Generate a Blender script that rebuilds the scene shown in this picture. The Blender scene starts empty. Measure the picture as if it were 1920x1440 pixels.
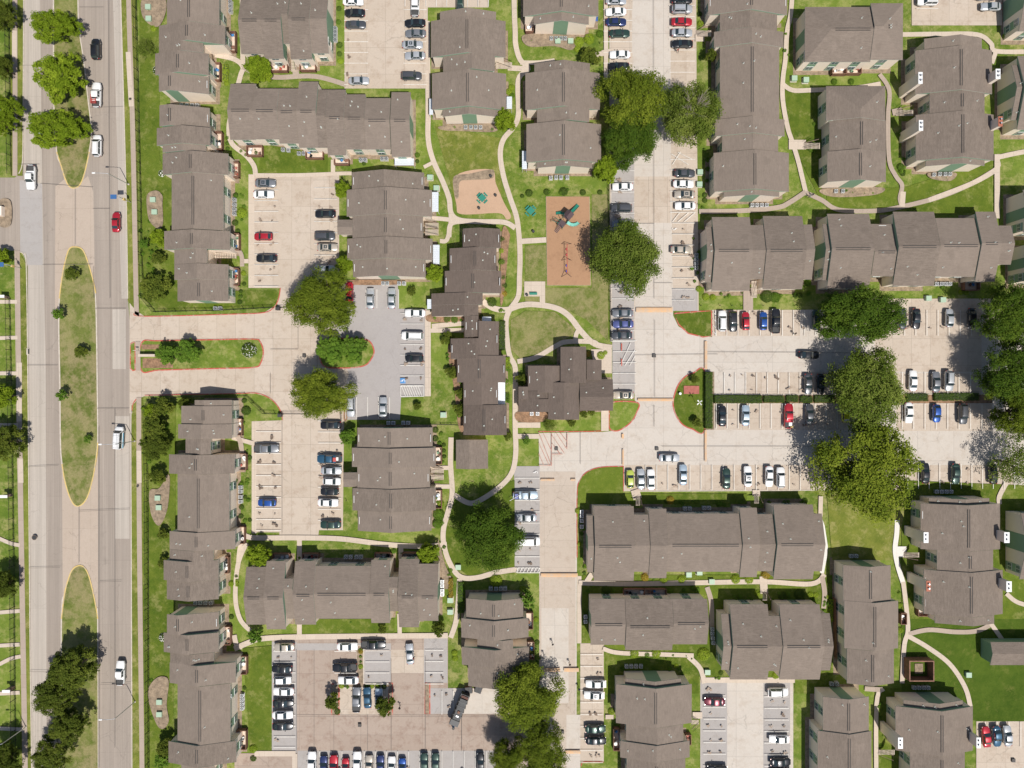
import bpy, bmesh, math, random
from mathutils import Vector, Matrix
C = bpy.context.scene.collection
H = 166.6                 # drone height above ground, metres
F = 1333.0                # focal length in photo pixels (8 px per metre on the ground)
rnd = random.Random(7)

def G(px, py, z=0.0):
    """ground position (metres) of a feature read off the survey photo, given its true height z"""
    s = (H - z) / F
    return ((px - 960) * s, (720 - py) * s)

LABELS = {}
def tag(o, label=None, cat=None, group=None, kind=None):
    if label:
        if label in LABELS and cat: print('DUPLABEL', label)
        LABELS[label] = 1; o['label'] = label
        if not 4 <= len(label.split()) <= 16 and cat: print('WORDS', len(label.split()), label)
    if cat: o['category'] = cat
    if group: o['group'] = group
    if kind: o['kind'] = kind
    return o

def empty(name, loc, rz=0.0):
    o = bpy.data.objects.new(name, None); C.objects.link(o)
    o.location = loc; o.rotation_euler = (0, 0, rz); o.empty_display_size = .3
    return o

def obj(name, me, parent=None, loc=(0, 0, 0), rz=0.0):
    o = bpy.data.objects.new(name, me); C.objects.link(o)
    o.location = loc; o.rotation_euler = (0, 0, rz)
    if parent: o.parent = parent
    return o

class MB:
    """collects faces with material indices and makes ONE mesh"""
    def __init__(s): s.v = []; s.f = []; s.m = []; s.mats = []; s.smooth = []
    def mi(s, mat):
        if mat not in s.mats: s.mats.append(mat)
        return s.mats.index(mat)
    def poly(s, pts, mat, sm=False):
        b = len(s.v); s.v += [tuple(p) for p in pts]
        s.f.append(tuple(range(b, b + len(pts)))); s.m.append(s.mi(mat)); s.smooth.append(sm)
    def faces(s, pts, fs, mat, sm=False):
        b = len(s.v); s.v += [tuple(p) for p in pts]; k = s.mi(mat)
        for f in fs: s.f.append(tuple(b + i for i in f)); s.m.append(k); s.smooth.append(sm)
    def box(s, x0, y0, z0, x1, y1, z1, mat, M=None):
        p = [Vector(q) for q in ((x0,y0,z0),(x1,y0,z0),(x1,y1,z0),(x0,y1,z0),(x0,y0,z1),(x1,y0,z1),(x1,y1,z1),(x0,y1,z1))]
        if M: p = [M @ q for q in p]
        s.faces(p, ((3,2,1,0),(4,5,6,7),(0,1,5,4),(1,2,6,5),(2,3,7,6),(3,0,4,7)), mat)
    def bar(s, a, b, r, mat, n=6, r2=None, sm=True):
        a = Vector(a); b = Vector(b); d = (b - a)
        if d.length < 1e-5: return
        q = d.to_track_quat('Z', 'Y'); r2 = r if r2 is None else r2
        pts = []
        for c, rr in ((a, r), (b, r2)):
            for i in range(n):
                t = 2 * math.pi * i / n
                pts.append(c + q @ Vector((rr * math.cos(t), rr * math.sin(t), 0)))
        fs = [(i, (i + 1) % n, n + (i + 1) % n, n + i) for i in range(n)]
        s.faces(pts, fs, mat, sm)
        s.poly([pts[i] for i in range(n - 1, -1, -1)], mat); s.poly(pts[n:], mat)
    def tube(s, pts, r, mat, n=6):
        for i in range(len(pts) - 1): s.bar(pts[i], pts[i + 1], r, mat, n)
    def mesh(s, name='mesh'):
        me = bpy.data.meshes.new(name); me.from_pydata(s.v, [], s.f)
        for m in s.mats: me.materials.append(m)
        me.polygons.foreach_set('material_index', s.m)
        me.polygons.foreach_set('use_smooth', s.smooth)
        me.update(); return me
    def build(s, name, parent=None, loc=(0, 0, 0), rz=0.0):
        return obj(name, s.mesh(name), parent, loc, rz)

def copy_tree(o, parent=None):
    c = o.copy(); C.objects.link(c)
    if parent: c.parent = parent
    for ch in list(o.children): copy_tree(ch, c)
    return c

# ---------------------------------------------------------------- materials
class NT:
    def __init__(s, name):
        s.mat = bpy.data.materials.new(name); s.mat.use_nodes = True
        s.n = s.mat.node_tree.nodes; s.l = s.mat.node_tree.links
        s.b = s.n['Principled BSDF']
    def add(s, t, **kw):
        n = s.n.new(t)
        for k, v in kw.items():
            if k in n.inputs: n.inputs[k].default_value = v
            else: setattr(n, k, v)
        return n
    def link(s, a, b): s.l.new(a, b)
    def pos(s, scale=(1, 1, 1), world=True, rot=(0, 0, 0)):
        g = s.add('ShaderNodeNewGeometry') if world else s.add('ShaderNodeTexCoord')
        m = s.add('ShaderNodeMapping'); m.inputs['Scale'].default_value = scale; m.inputs['Rotation'].default_value = rot
        s.link(g.outputs['Position' if world else 'Object'], m.inputs['Vector'])
        return m.outputs[0]
    def noise(s, vec, scale, detail=4, rough=.6, lo=.35, hi=.65):
        n = s.add('ShaderNodeTexNoise'); n.inputs['Scale'].default_value = scale
        n.inputs['Detail'].default_value = detail; n.inputs['Roughness'].default_value = rough
        s.link(vec, n.inputs['Vector'])
        r = s.add('ShaderNodeMapRange'); r.inputs[1].default_value = lo; r.inputs[2].default_value = hi
        s.link(n.outputs[0], r.inputs[0]); return r.outputs[0]
    def mix(s, fac, a, b, mode='MIX'):
        n = s.add('ShaderNodeMix', data_type='RGBA', blend_type=mode)
        for sock, v in ((n.inputs[0], fac), (n.inputs[6], a), (n.inputs[7], b)):
            if hasattr(v, 'is_linked'): s.link(v, sock)
            elif isinstance(v, (int, float)): sock.default_value = v
            else: sock.default_value = (*v, 1) if len(v) == 3 else v
        return n.outputs[2]
    def scale(s, x, k):
        n = s.add('ShaderNodeMath', operation='MULTIPLY'); s.link(x, n.inputs[0]); n.inputs[1].default_value = k
        return n.outputs[0]
    def base(s, col): s.link(col, s.b.inputs['Base Color'])
    def bump(s, h, strength=.3, dist=.02):
        n = s.add('ShaderNodeBump'); n.inputs['Strength'].default_value = strength; n.inputs['Distance'].default_value = dist
        s.link(h, n.inputs['Height']); s.link(n.outputs[0], s.b.inputs['Normal'])

def plain(name, col, rough=.6, metal=0.0, spec=.5, var=.0, coat=0.0):
    t = NT(name); t.b.inputs['Roughness'].default_value = rough; t.b.inputs['Metallic'].default_value = metal
    t.b.inputs['Specular IOR Level'].default_value = spec; t.b.inputs['Coat Weight'].default_value = coat
    t.b.inputs['Base Color'].default_value = (*col, 1)
    if var:
        f = t.noise(t.pos(), 1.3, 5, .7)
        t.base(t.mix(f, tuple(c * (1 - var) for c in col), tuple(min(1, c * (1 + var)) for c in col)))
    return t.mat

def grass_mat(name, g1, g2, dry, dryamt, seed=0):
    t = NT(name); v = t.pos(rot=(0, 0, seed)); 
    big = t.noise(v, .045, 4, .6, .38, .62); med = t.noise(v, .45, 7, .75, .40, .60); fin = t.noise(v, 3.1, 5, .8, .3, .7)
    blade = t.noise(v, 14, 3, .8, .3, .7)
    c = t.mix(med, g1, g2)
    c = t.mix(t.scale(fin, .45), c, tuple(x * .55 for x in g1))
    d = t.noise(v, .24, 9, .8, .565 - dryamt * .09, .66 - dryamt * .07)
    d2 = t.mix(fin, (0, 0, 0), (1, 1, 1)); 
    mm = t.add('ShaderNodeMath', operation='MULTIPLY'); t.link(d, mm.inputs[0]); mm.inputs[1].default_value = .8
    ad = t.add('ShaderNodeMath', operation='MULTIPLY'); t.link(mm.outputs[0], ad.inputs[0])
    fr = t.add('ShaderNodeMapRange'); fr.inputs[1].default_value = 0; fr.inputs[2].default_value = 1; fr.inputs[3].default_value = .45; fr.inputs[4].default_value = 1.2
    t.link(fin, fr.inputs[0]); t.link(fr.outputs[0], ad.inputs[1])
    c = t.mix(ad.outputs[0], c, dry)
    c = t.mix(t.scale(big, .35), c, tuple(x * 1.5 for x in g2))
    c = t.mix(t.scale(blade, .3), c, tuple(x * .35 for x in g1))
    t.base(c); t.b.inputs['Roughness'].default_value = 1; t.b.inputs['Specular IOR Level'].default_value = .1
    t.bump(fin, .9, .08)
    return t.mat

def conc_mat(name, a, b, stain, slab=(4.6, 4.6), joint=.35, samt=.5, seed=0.0, wear=None, crack=.34):
    t = NT(name); v = t.pos()
    sd = t.add('ShaderNodeVectorMath', operation='ADD'); sd.inputs[1].default_value = (seed * 37.1, seed * 11.3, 0); t.link(v, sd.inputs[0]); v = sd.outputs[0]
    br = t.add('ShaderNodeTexBrick', offset=0.0, squash=1.0)
    br.inputs['Scale'].default_value = 1.0; br.inputs['Brick Width'].default_value = slab[0]; br.inputs['Row Height'].default_value = slab[1]
    br.inputs['Mortar Size'].default_value = .035; br.inputs['Mortar Smooth'].default_value = .3; br.inputs['Bias'].default_value = 0
    br.inputs['Color1'].default_value = (*a, 1); br.inputs['Color2'].default_value = (*b, 1)
    br.inputs['Mortar'].default_value = (*[x * (1 - joint) for x in a], 1); t.link(v, br.inputs['Vector'])
    c = br.outputs[0]
    big = t.noise(v, .06, 5, .65, .35, .65); c = t.mix(t.scale(big, .55), c, tuple(x * 1.12 for x in a))
    m = t.noise(v, .42, 8, .75, .5, .72); c = t.mix(t.scale(m, samt), c, stain)
    f = t.noise(v, 2.6, 8, .8, .35, .65); c = t.mix(t.scale(f, .22), c, tuple(x * .55 for x in a))
    g = t.noise(v, 17, 3, .8, .3, .7); c = t.mix(t.scale(g, .16), c, tuple(x * 1.25 for x in a))
    vo = t.add('ShaderNodeTexVoronoi', feature='DISTANCE_TO_EDGE'); vo.inputs['Scale'].default_value = .16
    wn = t.add('ShaderNodeTexNoise'); wn.inputs['Scale'].default_value = 1.1; wn.inputs['Detail'].default_value = 6; t.link(v, wn.inputs['Vector'])
    wv = t.add('ShaderNodeVectorMath', operation='MULTIPLY_ADD'); wv.inputs[1].default_value = (1.6, 1.6, 0); t.link(wn.outputs['Color'], wv.inputs[0]); t.link(v, wv.inputs[2])
    t.link(wv.outputs[0], vo.inputs['Vector'])
    cr = t.add('ShaderNodeMapRange'); cr.inputs[1].default_value = .0; cr.inputs[2].default_value = .012; cr.inputs[3].default_value = crack; cr.inputs[4].default_value = 0
    t.link(vo.outputs['Distance'], cr.inputs[0])
    km = t.noise(v, .09, 3, .6, .47, .56); kk = t.add('ShaderNodeMath', operation='MULTIPLY'); t.link(cr.outputs[0], kk.inputs[0]); t.link(km, kk.inputs[1])
    c = t.mix(kk.outputs[0], c, tuple(x * .3 for x in a))
    if wear:                                            # wheel tracks running along one axis, dark and pale lanes
        w = t.add('ShaderNodeTexWave', wave_type='BANDS', bands_direction=wear[0], wave_profile='SIN')
        w.inputs['Scale'].default_value = wear[1]; w.inputs['Distortion'].default_value = 1.2; w.inputs['Detail'].default_value = 3; w.inputs['Detail Scale'].default_value = .12
        t.link(v, w.inputs['Vector']); c = t.mix(t.scale(w.outputs['Fac'], wear[2]), c, tuple(x * .62 for x in a))
        st = t.noise(t.pos(scale=(3, .06, 1) if wear[0] == 'X' else (.06, 3, 1)), 1.0, 4, .6, .3, .7)
        c = t.mix(t.scale(st, .3), c, tuple(x * .7 for x in a))
        s2 = t.noise(t.pos(scale=(1.1, .012, 1)), 1.0, 5, .7, .42, .6); c = t.mix(t.scale(s2, .42), c, tuple(x * .66 for x in a))
        s3 = t.noise(t.pos(scale=(2.3, .02, 1)), 1.0, 4, .7, .55, .68); c = t.mix(t.scale(s3, .35), c, tuple(x * 1.3 for x in a))
    t.base(c); t.b.inputs['Roughness'].default_value = .9; t.b.inputs['Specular IOR Level'].default_value = .25
    t.bump(f, .25, .01)
    return t.mat

def roof_mat(name, a, axis):
    t = NT(name)
    v = t.pos(); va = t.pos(scale=(.35, 2.2, 1) if axis == 'H' else (2.2, .35, 1))   # run-off streaks down the slope
    vb = t.pos(scale=(1, 3.4, 1) if axis == 'V' else (3.4, 1, 1))
    oi = t.add('ShaderNodeObjectInfo')
    big = t.noise(v, .12, 4, .6, .35, .65); st = t.noise(vb, .75, 6, .7, .36, .64); fi = t.noise(v, 5.5, 4, .8, .3, .7); tab = t.noise(va, 2.0, 3, .8, .3, .7)
    c = t.mix(t.scale(big, .5), a, tuple(x * .82 for x in a))
    c = t.mix(t.scale(st, .45), c, tuple(x * 1.28 for x in a))
    c = t.mix(t.scale(fi, .85), c, tuple(x * .42 for x in a))
    c = t.mix(t.scale(tab, .75), c, tuple(x * 1.35 for x in a))
    w = t.add('ShaderNodeTexWave', wave_type='BANDS', bands_direction='X' if axis == 'V' else 'Y'); w.inputs['Scale'].default_value = 1.15; w.inputs['Distortion'].default_value = 1.5
    w.inputs['Detail'].default_value = 2; t.link(v, w.inputs['Vector']); c = t.mix(t.scale(w.outputs['Fac'], .36), c, tuple(x * .6 for x in a))
    rv = t.add('ShaderNodeMapRange'); rv.inputs[3].default_value = 0; rv.inputs[4].default_value = .42; t.link(oi.outputs['Random'], rv.inputs[0])
    c = t.mix(rv.outputs[0], c, tuple(x * 1.35 for x in a))
    t.base(c); old = t.noise(v, .33, 3, .5, .60, .63); c = t.mix(t.scale(old, .22), c, tuple(x * .7 for x in a))
    pale = t.noise(t.pos(scale=(1.7, 1.3, 1)), .21, 7, .8, .52, .68); c = t.mix(t.scale(pale, .38), c, tuple(x * 1.5 for x in a))
    t.base(c); t.b.inputs['Roughness'].default_value = .95; t.b.inputs['Specular IOR Level'].default_value = .06
    t.bump(fi, .5, .02); return t.mat

def siding_mat(name, a, k=.75):
    t = NT(name); v = t.pos()
    w = t.add('ShaderNodeTexWave', wave_type='BANDS', bands_direction='Z'); w.inputs['Scale'].default_value = 1.6; t.link(v, w.inputs['Vector'])
    n = t.noise(v, .8, 6, .7, .3, .7)
    c = t.mix(t.scale(w.outputs['Fac'], .18), a, tuple(x * k for x in a)); c = t.mix(t.scale(n, .3), c, tuple(x * k for x in a))
    t.base(c); t.b.inputs['Roughness'].default_value = .8; return t.mat

def leaf_mat(name, a, b, c3, trans=.2):
    t = NT(name)
    v = t.pos(); g = t.add('ShaderNodeObjectInfo'); at = t.add('ShaderNodeAttribute', attribute_name='tint')
    n = t.noise(v, .55, 4, .6, .35, .65)
    c = t.mix(n, a, b); c = t.mix(at.outputs['Fac'], c, c3)
    r = t.add('ShaderNodeMapRange'); r.inputs[3].default_value = 0; r.inputs[4].default_value = .45; t.link(g.outputs['Random'], r.inputs[0])
    c = t.mix(r.outputs[0], c, a)
    t.base(c); t.b.inputs['Roughness'].default_value = .7; t.b.inputs['Specular IOR Level'].default_value = .06
    tr = t.add('ShaderNodeBsdfTranslucent'); mx = t.add('ShaderNodeMixShader'); mx.inputs[0].default_value = trans
    t.link(c, tr.inputs[0]); out = t.n['Material Output']
    t.link(t.b.outputs[0], mx.inputs[1]); t.link(tr.outputs[0], mx.inputs[2]); t.link(mx.outputs[0], out.inputs[0])
    return t.mat

M = {}
M['lawn'] = grass_mat('lawn grass', (.095, .165, .020), (.19, .245, .042), (.42, .37, .16), .9)
M['lush'] = grass_mat('lush lawn', (.078, .130, .014), (.145, .185, .026), (.32, .30, .11), .55, .7)
M['deep'] = grass_mat('vignetted lawn', (.050, .095, .010), (.09, .135, .018), (.19, .19, .05), .2, 1.7)  # lens vignetting of the lower-right corner painted in as darker grass
M['dry'] = grass_mat('dry lawn', (.105, .145, .026), (.185, .205, .055), (.38, .30, .17), 1.5, 1.3)
M['verge'] = grass_mat('verge grass', (.12, .16, .024), (.21, .225, .045), (.40, .34, .15), .7, 2.1)
tan = (.455, .38, .305)
M['road'] = conc_mat('boulevard concrete', (.335, .285, .24), (.365, .31, .26), (.27, .22, .185), (11, 15), .35, .35, 1, ('X', .08, .12))
M['road2'] = conc_mat('pale boulevard concrete', (.44, .39, .335), (.47, .415, .355), (.35, .30, .255), (11, 15), .3, .3, 2, ('X', .1, .1))
M['turn'] = conc_mat('turning bay concrete', (.41, .335, .27), (.435, .36, .295), (.32, .25, .19), (4.2, 15), .3, .4, 3)
M['conc'] = conc_mat('lot concrete', tan, (.515, .44, .365), (.32, .235, .17), (4.4, 6.2), .55, .8, 4)
M['concw'] = conc_mat('pale lot concrete', (.49, .44, .385), (.53, .48, .42), (.37, .29, .22), (8.5, 7.7), .5, .6, 5)
M['concb'] = conc_mat('brown lot concrete', (.335, .265, .215), (.39, .315, .26), (.21, .13, .095), (7.2, 7.2), .5, .9, 6)
M['concm'] = conc_mat('service road concrete', (.44, .37, .305), (.475, .405, .335), (.33, .25, .19), (8.5, 6.4), .35, .6, 14)
M['asph'] = conc_mat('grey lot paving', (.34, .315, .30), (.36, .33, .315), (.27, .245, .23), (60, 60), .1, .5, 7, None, .25)
M['bay'] = conc_mat('grey parking bay concrete', (.35, .325, .305), (.38, .35, .33), (.25, .21, .18), (20, 10.3), .2, .5, 8)
M['walk'] = conc_mat('sidewalk concrete', (.50, .42, .34), (.55, .465, .38), (.38, .30, .23), (2.4, 2.4), .3, .3, 9, None, .2)
M['walkd'] = conc_mat('old sidewalk concrete', (.36, .29, .235), (.40, .33, .27), (.28, .22, .18), (3, 3), .25, .35, 10, None, .2)
M['new'] = conc_mat('new white concrete', (.66, .63, .58), (.66, .63, .58), (.5, .46, .41), (3, 3), .2, .2, 11, None, 0)
M['mulch'] = plain('mulch', (.24, .145, .085), .95, var=.4)
M['soil'] = plain('bare bed', (.25, .19, .13), .95, var=.35)
M['sand'] = conc_mat('sand court', (.46, .31, .21), (.46, .31, .21), (.36, .235, .155), (90, 90), 0, .5, 12, None, 0)
M['chips'] = conc_mat('play area wood chips', (.365, .215, .125), (.365, .215, .125), (.25, .14, .08), (90, 90), 0, .7, 13, None, 0)
def chipped(name, col, under=(.40, .34, .28), lo=.50, hi=.62, k=.8):
    t = NT(name); v = t.pos(); f = t.noise(v, .9, 8, .8, lo, hi); g = t.noise(v, .12, 3, .6, .4, .6)
    c = t.mix(t.scale(g, .35), col, tuple(x * .75 for x in col)); c = t.mix(t.scale(f, k), c, under)
    t.base(c); t.b.inputs['Roughness'].default_value = .8; t.b.inputs['Specular IOR Level'].default_value = .2; return t.mat
M['line'] = chipped('worn white line paint', (.70, .68, .63), (.45, .39, .33), .48, .66, .75)
M['white'] = plain('white paint', (.75, .74, .71), .6, var=.12)
M['yellow'] = chipped('yellow kerb paint', (.60, .44, .16))
M['red'] = chipped('red kerb paint', (.46, .10, .07))
M['orange'] = chipped('orange speed bump paint', (.64, .40, .22), (.46, .38, .30), .42, .6)
M['redline'] = chipped('faded red lines', (.42, .17, .13), (.45, .37, .30), .42, .6)
M['blue'] = plain('blue paint', (.06, .22, .48), .6)
M['kerb'] = plain('kerb concrete', (.50, .44, .37), .9, var=.15)
M['stain'] = plain('oil stain', (.16, .115, .085), .8, var=.35)
M['stain2'] = plain('old oil stain', (.30, .23, .175), .8, var=.25)
M['joint'] = plain('tar joint', (.13, .11, .095), .9)
M['iron'] = plain('black iron', (.015, .015, .016), .5, .3)
M['pstone'] = plain('river stones', (.42, .36, .29), .9, var=.35)
M['grate'] = plain('drain grate', (.06, .06, .06), .6, .5)
M['metal'] = plain('galvanised metal', (.55, .56, .57), .4, .6)
M['acgrey'] = plain('grey unit casing', (.38, .41, .42), .5, .2)
M['acfan'] = plain('dark fan', (.04, .045, .05), .6)
M['boxgreen'] = plain('pale green cabinet', (.34, .46, .34), .6)
M['trim'] = plain('roof edge trim', (.42, .44, .38), .7)
M['cream'] = siding_mat('cream siding', (.86, .74, .62), .86)
M['green'] = siding_mat('green siding', (.20, .32, .21), .85)
M['brownw'] = siding_mat('brown siding', (.36, .25, .19))
M['glass'] = plain('window glass', (.10, .15, .16), .12, 0, .8)
M['frame'] = plain('white window frame', (.72, .72, .70), .5)
M['wood'] = plain('brown fence wood', (.20, .10, .065), .8, var=.3)
M['patio'] = plain('patio slab', (.62, .50, .40), .8, var=.15)
M['awning'] = plain('white awning metal', (.66, .70, .74), .35, .2)
M['capw'] = plain('white chimney cap', (.72, .72, .71), .5)
M['capr'] = plain('rusty chimney cap', (.36, .12, .07), .7)
M['brick'] = plain('buff brick', (.40, .27, .21), .9, var=.2)
for ax in 'VH':
    M['roof' + ax] = roof_mat('grey shingles ' + ax, (.194, .158, .130), ax)
    M['roofd' + ax] = roof_mat('dark brown shingles ' + ax, (.132, .104, .087), ax)
M['ridge'] = plain('ridge vent', (.05, .045, .042), .8)
# ---------------------------------------------------------------- ground
ZS = [0.008]
def sheet(name, pts, mat, z=None, step=.002):
    if z is None: ZS[0] += step; z = ZS[0]
    mb = MB(); P = [G(x, y) for x, y in pts]
    bm = bmesh.new(); vs = [bm.verts.new((x, y, z)) for x, y in P]
    f = bm.faces.new(vs); f.normal_update()
    if f.normal.z < 0: f.normal_flip()
    bmesh.ops.triangulate(bm, faces=[f])
    me = bpy.data.meshes.new(name); bm.to_mesh(me); bm.free(); me.materials.append(M[mat] if isinstance(mat, str) else mat)
    o = obj(name, me); o['kind'] = 'structure'; return o
def rect(name, x0, y0, x1, y1, mat, z=None): return sheet(name, [(x0, y0), (x1, y0), (x1, y1), (x0, y1)], mat, z)
def smooth(pts, closed=False, n=6):
    """Catmull-Rom through survey points"""
    out = []; L = len(pts)
    rng = range(L if closed else L - 1)
    for i in rng:
        p = [pts[(i + k) % L] if closed else pts[min(max(i + k, 0), L - 1)] for k in (-1, 0, 1, 2)]
        for j in range(n):
            t = j / n
            out.append(tuple(.5 * (2 * p[1][a] + (p[2][a] - p[0][a]) * t + (2 * p[0][a] - 5 * p[1][a] + 4 * p[2][a] - p[3][a]) * t * t + (3 * p[1][a] - p[0][a] - 3 * p[2][a] + p[3][a]) * t ** 3) for a in (0, 1)))
    if not closed: out.append(pts[-1])
    return out
def ribbon_pts(P, w):
    L = []; R = []
    for i, p in enumerate(P):
        a = P[max(i - 1, 0)]; b = P[min(i + 1, len(P) - 1)]
        dx, dy = b[0] - a[0], b[1] - a[1]; d = math.hypot(dx, dy) or 1; nx, ny = -dy / d, dx / d
        L.append((p[0] + nx * w / 2, p[1] + ny * w / 2)); R.append((p[0] - nx * w / 2, p[1] - ny * w / 2))
    return L, R
def path(pts, w=9, mat='walk', name='path', curve=True):
    P = [G(*p) for p in (smooth(pts) if curve and len(pts) > 2 else pts)]
    ZS[0] += .002; z = ZS[0]; L, R = ribbon_pts(P, w / 8)
    mb = MB(); n = len(P)
    mb.faces([(x, y, z) for x, y in L + R], [(n + i, n + i + 1, i + 1, i) for i in range(n - 1)], M[mat])
    o = mb.build(name); o['kind'] = 'structure'; return o
def kerb(pts, mat='kerb', curve=True, closed=False, w=.2, h=.15, name='kerb'):
    q = smooth(pts, closed) if curve else list(pts)
    if closed: q = q + [q[0]]
    P = [G(*p) for p in q]; L, R = ribbon_pts(P, w)
    if closed: L[-1] = L[0]; R[-1] = R[0]
    mb = MB(); n = len(P); v = [(x, y, h) for x, y in L] + [(x, y, h) for x, y in R] + [(x, y, 0) for x, y in L] + [(x, y, 0) for x, y in R]
    fs = []
    for i in range(n - 1): fs += [(n + i, n + i + 1, i + 1, i), (i, i + 1, 2 * n + i + 1, 2 * n + i), (3 * n + i, 3 * n + i + 1, n + i + 1, n + i)]
    mb.faces(v, fs, M[mat]); o = mb.build(name); o['kind'] = 'structure'; return o
def island(pts, mat='lawn', kmat='kerb', curve=True, name='traffic_island'):
    q = smooth(pts, True) if curve else pts
    sheet(name, q, mat, z=.13); 
    return kerb(q, kmat, False, True, w=.28, h=.16)

mb = MB(); mb.poly([(-900, -900, 0), (900, -900, 0), (900, 900, 0), (-900, 900, 0)], M['lawn']); o = mb.build('ground'); o['kind'] = 'structure'

# boulevard
sheet('road', [(42,-300),(45,0),(44,200),(43,300),(36,326),(28,333),(-200,333),(-200,470),(35,470),(45,476),(50,500),(53,720),(57,1200),(60,1440),(62,1740),
               (247,1740),(247,1440),(246,1080),(245,760),(244,700),(243,600),(240,560),(237,360),(227,0),(220,-300)], 'road')
sheet('road_lane', [(44,-300),(45,0),(45,330),(52,480),(54,720),(58,1200),(61,1740),(88,1740),(87,1200),(86,720),(82,480),(79,330),(75,0),(72,-300)], 'road2')
sheet('road_patch', [(37,338),(50,338),(79,345),(80,497),(52,497),(44,478),(38,470)], 'bay')
sheet('road_shoulder', [(205,-300),(220,-300),(227,0),(237,360),(240,560),(228,560),(222,360),(212,0)], 'road2')
rect('road_patch', 211, 580, 236, 692, 'road2')
sheet('turning_bay', [(104,350),(122,335),(140,352),(165,330),(175,360),(177,470),(178,560),(160,480),(140,460),(122,480),(108,600),(103,600)], 'turn')
sheet('turning_bay', [(116,820),(125,905),(146,950),(165,935),(178,880),(184,850),(184,1170),(168,1080),(150,1058),(132,1075),(118,1150)], 'turn')
rect('road_patch', 216, 780, 243, 1010, 'road2')
for x in (118, 116): pass
# driveway in and the lots beside the boulevard
sheet('driveway', [(243,560),(246,572),(256,583),(270,592),(440,589),(495,586),(515,574),(525,552),(526,535),(660,530),(665,700),(650,790),(530,790),(524,765),(505,745),(480,738),(440,738),(270,743),(256,750),(248,765),(245,775),(243,775)], 'conc')
rect('parking_lot', 466, 328, 636, 540, 'conc'); rect('lot_walk', 466, 327, 477, 539, 'walk')
sheet('parking_lot', [(652,538),(664,530),(746,533),(748,579),(801,579),(801,743),(752,745),(750,787),(648,787),(640,745),(655,700),(628,655),(630,620)], 'asph')
sheet('parking_lot', [(473,790),(530,788),(645,785),(643,994),(598,994),(597,1004),(530,1004),(530,998),(473,998)], 'conc')
rect('lot_walk', 472, 790, 481, 1000, 'walk')
rect('parking_lane', 524, 800, 597, 1003, 'conc')
rect('parking_lane', 524, 335, 589, 500, 'conc')
# top lots
rect('parking_lot', 646, -200, 802, 166, 'conc'); rect('parking_lane', 685, -200, 757, 160, 'conc')
sheet('parking_lot', [(757,-200),(916,-200),(916,14),(760,14)], 'conc')
# east service road and its bays
sheet('road', [(1131,-300),(1304,-300),(1306,150),(1310,583),(1262,583),(1262,592),(1262,640),(1200,640),(1144,640),(1142,-0)], 'conc')
sheet('road_lane', [(1186,-300),(1256,-300),(1258,300),(1262,583),(1262,760),(1192,760),(1190,400),(1186,300)], 'concw')
rect('road_patch', 1188, 331, 1257, 418, 'conc'); rect('road_patch', 1185, 20, 1253, 98, 'concw')
rect('parking_bays', 1145, 300, 1189, 640, 'bay'); rect('parking_bays', 1148, 636, 1194, 738, 'bay')
rect('parking_bays', 1260, 540, 1308, 583, 'bay')
sheet('parking_lot', [(1190,575),(1262,575),(1262,592),(1272,612),(1300,628),(1335,632),(1335,581),(1500,581),(1850,576),(2400,570),(2400,915),(1905,918),(1170,921),(1168,874),(1140,875),(1125,876.5),(1112,879.5),(1100,885),(1092,892),(1086,901),(1082,914),(1080,1740),(1011,1740),(1011,880),(1010,812),(1130,810),(1150,808),(1175,800),(1190,785),(1196,757),(1190,750)], 'concw')
for (x0, y0, x1, y1, m) in ((1335,581,1500,630,'conc'),(1640,560,1900,632,'conc'),(1398,698,1640,740,'conc'),(1340,757,1650,806,'conc'),(1680,700,1860,738,'conc'),(1680,757,1860,808,'conc'),
                            (1172,872,1900,919,'conc'),(1640,632,1840,697,'conc'),(1011,884,1079,1740,'concm'),(1015,1140,1066,1318,'concw'),(1062,1340,1088,1440,'concw'),(1170,872,1171,873,'conc')):
    rect('lot_slab', x0, y0, x1, y1, m)
rect('parking_bays', 964, 874, 1012, 1073, 'bay')
rect('parking_bays', 1088, 1206, 1132, 1428, 'conc')
rect('lot_walk', 1082, 1080, 1090, 1206, 'walk')
# southern lots
sheet('parking_lot', [(510,1197),(840,1194),(840,1291),(925,1291),(960,1330),(1015,1340),(1015,1740),(440,1740),(440,1412),(510,1412)], 'concb')
rect('parking_bays', 510, 1203, 557, 1412, 'bay'); rect('parking_bays', 557, 1206, 733, 1219, 'bay'); rect('parking_bays', 683, 1220, 733, 1281, 'bay')
rect('parking_bays', 795, 1196, 839, 1280, 'bay'); rect('parking_bays', 558, 1407, 960, 1740, 'bay'); rect('lot_slab', 733, 1218, 795, 1262, 'conc')
rect('lot_slab', 636, 1290, 733, 1340, 'conc'); rect('new_slab', 850, 1290, 935, 1338, 'concw'); rect('parking_bays', 806, 1290, 850, 1338, 'bay')
rect('parking_lot', 1313, 1278, 1487, 1740, 'concw'); rect('parking_bays', 1314, 1280, 1363, 1740, 'bay'); rect('parking_bays', 1431, 1280, 1481, 1740, 'bay'); rect('lot_walk', 1313, 1270, 1520, 1280, 'walk')
rect('parking_lot', 1830, 1350, 2400, 1740, 'conc')
rect('parking_lot', 1709, -300, 1878, 48, 'conc')
rect('parking_bays', 1088, 1206, 1090, 1207, 'bay')
COURTS = '''
sheet('court', [(1024,369),(1105,369),(1107,535),(1026,535)], 'chips')
sheet('court', smooth([(855,330),(920,318),(930,345),(945,380),(958,405),(950,412),(935,400),(866,402),(856,385)], True), 'sand')
sheet('court_edge', smooth([(851,332),(880,326),(922,318),(926,330),(918,336),(880,338),(862,342),(860,370),(853,368)], True), 'soil')
'''

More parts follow.
